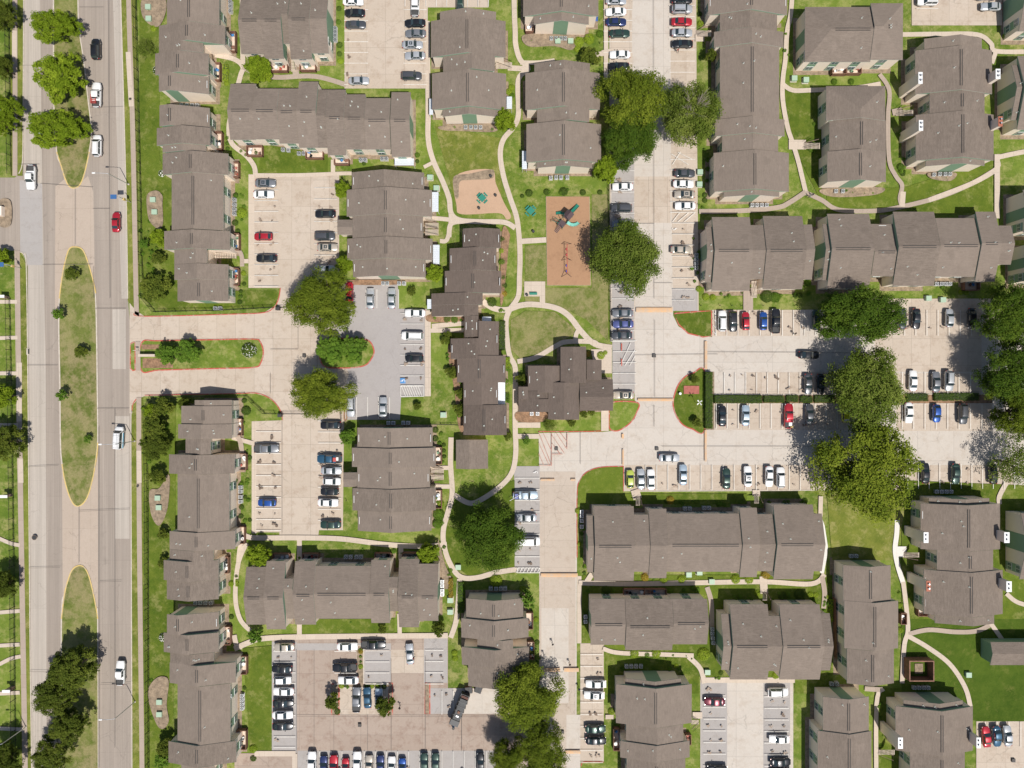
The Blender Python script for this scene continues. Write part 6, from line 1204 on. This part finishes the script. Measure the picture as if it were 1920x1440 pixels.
for x, m in ((-2.6,'pblue'),(-1.3,'pblue'),(1.2,'pred'),(2.5,'pred')):
    mb = MB(); mb.box(x-.25,-.15,.5,x+.25,.15,.56,M[m]); mb.bar((x-.23,0,.55),(x-.23,0,h),.015,M['iron'],4); mb.bar((x+.23,0,.55),(x+.23,0,h),.015,M['iron'],4); mb.build('seat', sw)
def ptable(px, py, label, col='pgreen', s=1.0):
    r = empty('picnic_table', (*G(px, py, .7), .05), math.pi/4); r.scale = (s, s, s); tag(r, label, 'picnic table'); mb = MB(); mb.box(-.75,-.75,.7,.75,.75,.76,M[col]); mb.build('tabletop', r)
    for k in range(4):
        mb = MB(); mb.box(-.55,1.0,.42,.55,1.35,.47,M[col],Matrix.Rotation(k*math.pi/2,4,'Z')); mb.build('bench_seat', r)
    mb = MB(); mb.bar((0,0,0),(0,0,.7),.07,M['iron'])
    for k in range(4): mb.bar((0,0,.3),(1.15*math.cos(k*math.pi/2),1.15*math.sin(k*math.pi/2),.42),.04,M['iron'])
    mb.build('pedestal', r)
ptable(904,371,'green square picnic table on the sand court'); ptable(995,395,'green square picnic table on the grass left of the playground')
root = empty('park_bench', (*G(1000,551,.5), .05)); tag(root, 'green bench on the small concrete pad', 'bench'); mb = MB(); mb.box(-.9,-.22,.42,.9,.22,.48,M['pgreen']); mb.build('seat', root); mb = MB(); mb.box(-.9,.2,.5,.9,.27,.9,M['pgreen']); mb.build('backrest', root)
for x in (-.75,.75): mb = MB(); mb.box(x-.04,-.2,0,x+.04,.2,.42,M['iron']); mb.build('leg', root)
for x, y, l in ((898,390,'dark round bin on the sand court, lower one'),(929,366,'dark round bin on the sand court, right one'),(920,330,'dark barbecue box at the corner of the sand court'),(988,553,'dark round bin on the bench pad'),(1275,738,'white topped bin on the round island'),(1000,434,'dark bin on the lawn beside the playground'),(850,1365,'blue recycling bin by the dumpster pad')):
    root = empty('litter_bin', (*G(x, y, .6), .03)); tag(root, l, 'bin'); mb = MB(); mb.bar((0,0,0),(0,0,.85),.27,M['iron' if 'blue' not in l else 'blue'],12,.3); mb.build('drum', root); mb = MB(); mb.bar((0,0,.85),(0,0,.92),.33,M['capw' if 'white' in l else 'grate'],12,.26); mb.build('lid', root)
# grill stand slab, island sign, spinner
root = empty('garden_spinner', (*G(1303,754), .1)); tag(root, 'white star shaped spinner on a pole on the round island', 'garden ornament'); mb = MB(); mb.bar((0,0,0),(0,0,4.0),.05,M['iron']); mb.build('pole', root)
for k in range(4): mb = MB(); mb.poly([Vector((0,0,4.05)), Matrix.Rotation(k*math.pi/2+.3,3,'Z') @ Vector((.7,.1,4.15)), Matrix.Rotation(k*math.pi/2+.3,3,'Z') @ Vector((.6,.38,4.0)), Matrix.Rotation(k*math.pi/2+.3,3,'Z') @ Vector((.2,.2,4.0))],M['white']); mb.build('blade', root)
mb = MB(); M['redbrick'] = plain('red pavers', (.36,.12,.09), .9, var=.15); mb.box(-1.8,-.95,0,1.8,.95,.2,M['redbrick']); tag(mb.build('paver_pad', None, (*G(1296,731), .1)), 'red brick paver pad on the round island', 'paving')
# dumpsters, pole and truck
M['rust'] = plain('rusty brown steel', (.11,.045,.03), .7, var=.4); M['blackst'] = plain('black truck paint', (.03,.032,.035), .4, coat=.5); M['truckbox'] = plain('dark hopper steel', (.03,.032,.034), .5, .3, var=.4)
for x, y, a, l in ((879,1293,.1,'rusty brown dumpster on the white pad, nearer the truck'),(897,1292,-.35,'rusty brown dumpster on the white pad, tilted')):
    root = empty('dumpster', (*G(x, y, .8), .06), a); tag(root, l, 'dumpster'); mb = MB(); mb.box(-.8,-.7,.1,.8,.7,1.2,M['rust'])
    for k in range(4): mb.box(-.85,-.6+k*.38,.1,.85,-.54+k*.38,1.15,M['rust'])
    mb.build('container', root)
    for s in (-1,1): mb = MB(); mb.box(-.78 if s<0 else .02,-.72,1.2,-.02 if s<0 else .78,.72,1.27,M['dash']); mb.build('lid', root)
gt = empty('garbage_truck', (*G(862,1328,1.5), ZL), math.radians(-112)); gt.scale = (.9,.9,.9); tag(gt, 'dark garbage truck parked at an angle beside the dumpster pad', 'garbage truck')
mb = MB(); mb.box(2.6,-1.2,.6,4.3,1.2,2.2,M['blackst']); mb.box(2.6,-1.15,2.2,3.9,1.15,2.75,M['blackst']); mb.build('cab', gt)
mb = MB(); mb.poly([(4.32,-1.0,1.6),(4.32,1.0,1.6),(3.93,.95,2.7),(3.93,-.95,2.7)],M['glazing']); mb.build('windshield', gt)
mb = MB(); b = [(-3.4,-1.25,.9),(2.3,-1.25,.9),(2.3,1.25,.9),(-3.4,1.25,.9),(-3.4,-.95,3.3),(2.2,-.95,3.3),(2.2,.95,3.3),(-3.4,.95,3.3)]; mb.faces(b,((3,2,1,0),(4,5,6,7),(0,1,5,4),(1,2,6,5),(2,3,7,6),(3,0,4,7)),M['truckbox'])
for x in (-2.6,-1.4,-.2,1.0): mb.box(x-.06,-1.2,1,x+.06,1.2,3.37,M['blackst'])
mb.build('hopper_body', gt); mb = MB(); mb.box(-4.3,-1.15,.7,-3.4,1.15,2.6,M['blackst']); mb.box(-4.1,-.9,2.6,-3.5,.9,2.9,M['rust']); mb.build('tailgate', gt)
mb = MB(); mb.box(-.3,-.4,3.35,.3,.2,3.6,M['wood']); mb.box(.9,-.4,3.35,1.3,.3,3.5,M['metal']); mb.build('top_equipment', gt)
for x in (3.3,-1.6,-2.7):
    for s in (-1,1): mb = MB(); mb.bar((x,s*1.0-.15,.5),(x,s*1.0+.15,.5),.5,M['tyre'],16); w = mb.build('wheel', gt); mb = MB(); mb.bar((x,s*1.17-.02,.5),(x,s*1.17+.02,.5),.26,M['rim'],10); mb.build('rim', w)
# blue umbrella on patio
um = empty('patio_umbrella', (*G(1114,35,2), 0)); tag(um, 'blue square umbrella at the corner of the top building', 'umbrella'); M['ublue'] = plain('blue canopy', (.03,.09,.30), .7); mb = MB(); mb.bar((0,0,0),(0,0,2.6),.04,M['metal']); mb.build('pole', um)
mb = MB(); c = (0,0,2.6); q = [(-.85,-.65,2.15),(.85,-.65,2.15),(.85,.65,2.15),(-.85,.65,2.15)]
for i in range(4): mb.poly([q[i],q[(i+1)%4],c],M['ublue'])
mb.build('canopy', um)
# pole mounted sign posts between grass and bays
def arrow(px, py, l):
    mb = MB(); mb.bar((0,0,0),(0,0,.95),.06,M['iron']); mb.bar((0,0,.95),(0,0,1.02),.09,M['iron']); tag(mb.build('bollard', None, (*G(px, py), 0)), l, 'bollard', 'small bollards on the lawns')
for i, (x, y) in enumerate(((1313,573),(1349,573),(1371,573),(1389,573),(1430,573))): arrow(x, y, 'short dark post on the grass above the upper row, %s counting from the boulevard' % ordn(i+1))
for i, (x, y) in enumerate(((650,938),(1124,82),(1125,124),(1310,370),(1309,385))): arrow(x, y, 'lone short dark post beside parking bays, ' + ('by the broad building lawn','by the top round bushes','by the dark tree at the top','upper of two near the white sedan','lower of two near the white sedan')[i])

# ---------------------------------------------------------------- people
M['skin'] = plain('skin', (.42,.25,.17), .6); M['hair'] = plain('dark hair', (.02,.015,.012), .7)
def skin_body(stride):
    V = {}; E = []; vs = []; rs = []
    def v(n, p, r): V[n] = len(vs); vs.append(p); rs.append(r)
    def e(*n):
        for a, b in zip(n, n[1:]): E.append((V[a], V[b]))
    s = stride
    v('pel',(0,0,.95),.135); v('wai',(0,0,1.08),.115); v('che',(.01,0,1.28),.145); v('nek',(.01,0,1.47),.055); v('hd1',(.03,0,1.55),.075); v('hd2',(.03,0,1.66),.095); v('hd3',(.02,0,1.75),.06); v('nos',(.125,0,1.645),.018)
    e('pel','wai','che','nek','hd1','hd2','hd3'); e('hd2','nos')
    for sd, k in (('l',1),('r',-1)):
        q = s * k
        v('hp'+sd,(0,k*.10,.90),.095); v('kn'+sd,(.22*q+.04,k*.10,.50),.058); v('an'+sd,(.34*q-.06*(q<0),k*.10,.09),.038); v('to'+sd,(.34*q+.16,k*.11,.035),.03); e('pel','hp'+sd,'kn'+sd,'an'+sd,'to'+sd)
        v('sh'+sd,(0,k*.19,1.40),.06); v('el'+sd,(-.14*q-.03,k*.25,1.13),.042); v('wr'+sd,(-.2*q+.08,k*.26,.90),.028); v('pa'+sd,(-.22*q+.09,k*.26,.83),.034); e('che','sh'+sd,'el'+sd,'wr'+sd,'pa'+sd)
        for j in range(4):
            dy = (j - 1.5) * .02; ln = (.065,.08,.075,.055)[j]; v('f%d%s'%(j,sd),(-.22*q+.09+dy,k*.26,.79),.010); v('g%d%s'%(j,sd),(-.22*q+.10+dy,k*.255,.79-ln),.008); e('pa'+sd,'f%d%s'%(j,sd),'g%d%s'%(j,sd))
        v('th'+sd,(-.22*q+.13,k*.245,.83),.011); v('tj'+sd,(-.22*q+.145,k*.24,.79),.009); e('pa'+sd,'th'+sd,'tj'+sd)
    me = bpy.data.meshes.new('person'); me.from_pydata(vs, E, []); o = bpy.data.objects.new('tmp', me); C.objects.link(o); m = o.modifiers.new('s','SKIN'); 
    for i, r in enumerate(rs): me.skin_vertices[0].data[i].radius = (r, r)
    me.skin_vertices[0].data[0].use_root = True; sb = o.modifiers.new('d','SUBSURF'); sb.levels = 1; dg = bpy.context.evaluated_depsgraph_get(); bm = bpy.data.meshes.new_from_object(o.evaluated_get(dg)); bpy.data.objects.remove(o); bm.materials.clear(); bm.materials.append(M['skin'])
    for p in bm.polygons: p.use_smooth = True
    return bm
def shell(body, z0, z1, off, cond, name):
    bm = bmesh.new(); bm.from_mesh(body); bm.normal_update()
    for v in bm.verts: v.co += v.normal * off
    bmesh.ops.delete(bm, geom=[f for f in bm.faces if not (z0 < f.calc_center_median().z < z1 and cond(f.calc_center_median()))], context='FACES'); me = bpy.data.meshes.new(name); bm.to_mesh(me); bm.free(); return me
PB = skin_body(.8)
parts = {'shirt': shell(PB, .93, 1.46, .012, lambda c: abs(c.y) < .245 or c.z > 1.12, 'shirt'), 'trousers': shell(PB, .12, .98, .014, lambda c: abs(c.y) < .19, 'trousers'), 'shoes': shell(PB, -.1, .12, .012, lambda c: True, 'shoes'), 'hair': shell(PB, 1.60, 2.0, .014, lambda c: c.x < .07 or c.z > 1.72, 'hair')}
CL = {'red': (.4,.03,.03), 'dark': (.03,.03,.035), 'white': (.7,.7,.68), 'navy': (.03,.04,.12), 'grey': (.2,.2,.2), 'khaki': (.3,.24,.15)}
CLM = {k: plain('cloth ' + k, c, .9) for k, c in CL.items()}
def person(x, y, a, top, bot, label):
    r = obj('person', PB, None, (*G(x, y, .8), ZL), a); tag(r, label, 'person', 'people walking outside')
    for k, c in (('shirt', top), ('trousers', bot), ('shoes', 'dark'), ('hair', None)):
        me = parts[k]; 
        if not me.materials: me.materials.append(M['hair'])
        o = obj(k, me, r)
        if c: o.material_slots[0].link = 'OBJECT'; o.material_slots[0].material = CLM[c]
person(1270,96,-1.2,'red','dark','person in a red top standing by the black sedan near the top'); person(1522,366,.3,'grey','navy','person in grey on the path junction, right of the pair'); person(1517,369,.3,'white','dark','person in white on the path junction, left of the pair')
person(1489,626,-.8,'dark','dark','person in dark clothes crossing the wide lot'); person(1036,1206,-1.3,'dark','grey','person in dark clothes walking in the service road, topmost'); person(1020,1228,-1.4,'white','dark','person in a white top near the service road kerb'); person(1068,1244,-1.2,'dark','khaki','person walking down the middle of the service road'); person(1085,1290,-1.3,'navy','dark','person in navy beside the white parked sedans')
person(776,1232,.2,'red','dark','person in a red top beside the silver sedan in the lane'); person(750,1325,1.0,'dark','dark','person in dark clothes near the small island tree')
# ---------------------------------------------------------------- camera, sun, sky
cam = bpy.data.cameras.new('camera'); co = bpy.data.objects.new('camera', cam); C.objects.link(co); co.location = (0, 0, H); co.rotation_euler = (0, 0, 0)
cam.sensor_width = 36; cam.lens = 36 * F / 1920; cam.clip_end = 3000; bpy.context.scene.camera = co
EL = math.radians(62.8); AZ = math.radians(152)          # azimuth clockwise from the top of the photo
d = Vector((math.sin(AZ) * math.cos(EL), math.cos(AZ) * math.cos(EL), math.sin(EL)))
sl = bpy.data.lights.new('sun', 'SUN'); sl.energy = 4.7; sl.angle = math.radians(.5); sl.color = (1, .955, .89); so = bpy.data.objects.new('sun', sl); C.objects.link(so); so.rotation_euler = (-d).to_track_quat('-Z', 'Y').to_euler()
w = bpy.data.worlds.new('World'); bpy.context.scene.world = w; w.use_nodes = True; nt = w.node_tree; bg = nt.nodes['Background']
sk = nt.nodes.new('ShaderNodeTexSky'); sk.sky_type = 'NISHITA'; sk.sun_disc = False; sk.sun_elevation = EL; sk.sun_rotation = AZ; sk.dust_density = 1.5; nt.links.new(sk.outputs[0], bg.inputs[0]); bg.inputs[1].default_value = .085
vs_ = bpy.context.scene.view_settings; vs_.view_transform = 'Standard'; vs_.look = 'None'; vs_.exposure = 0.0; vs_.gamma = 1
bpy.context.scene.cycles.max_bounces = 5; bpy.context.scene.cycles.transparent_max_bounces = 4
print('OBJECTS', len(bpy.data.objects))
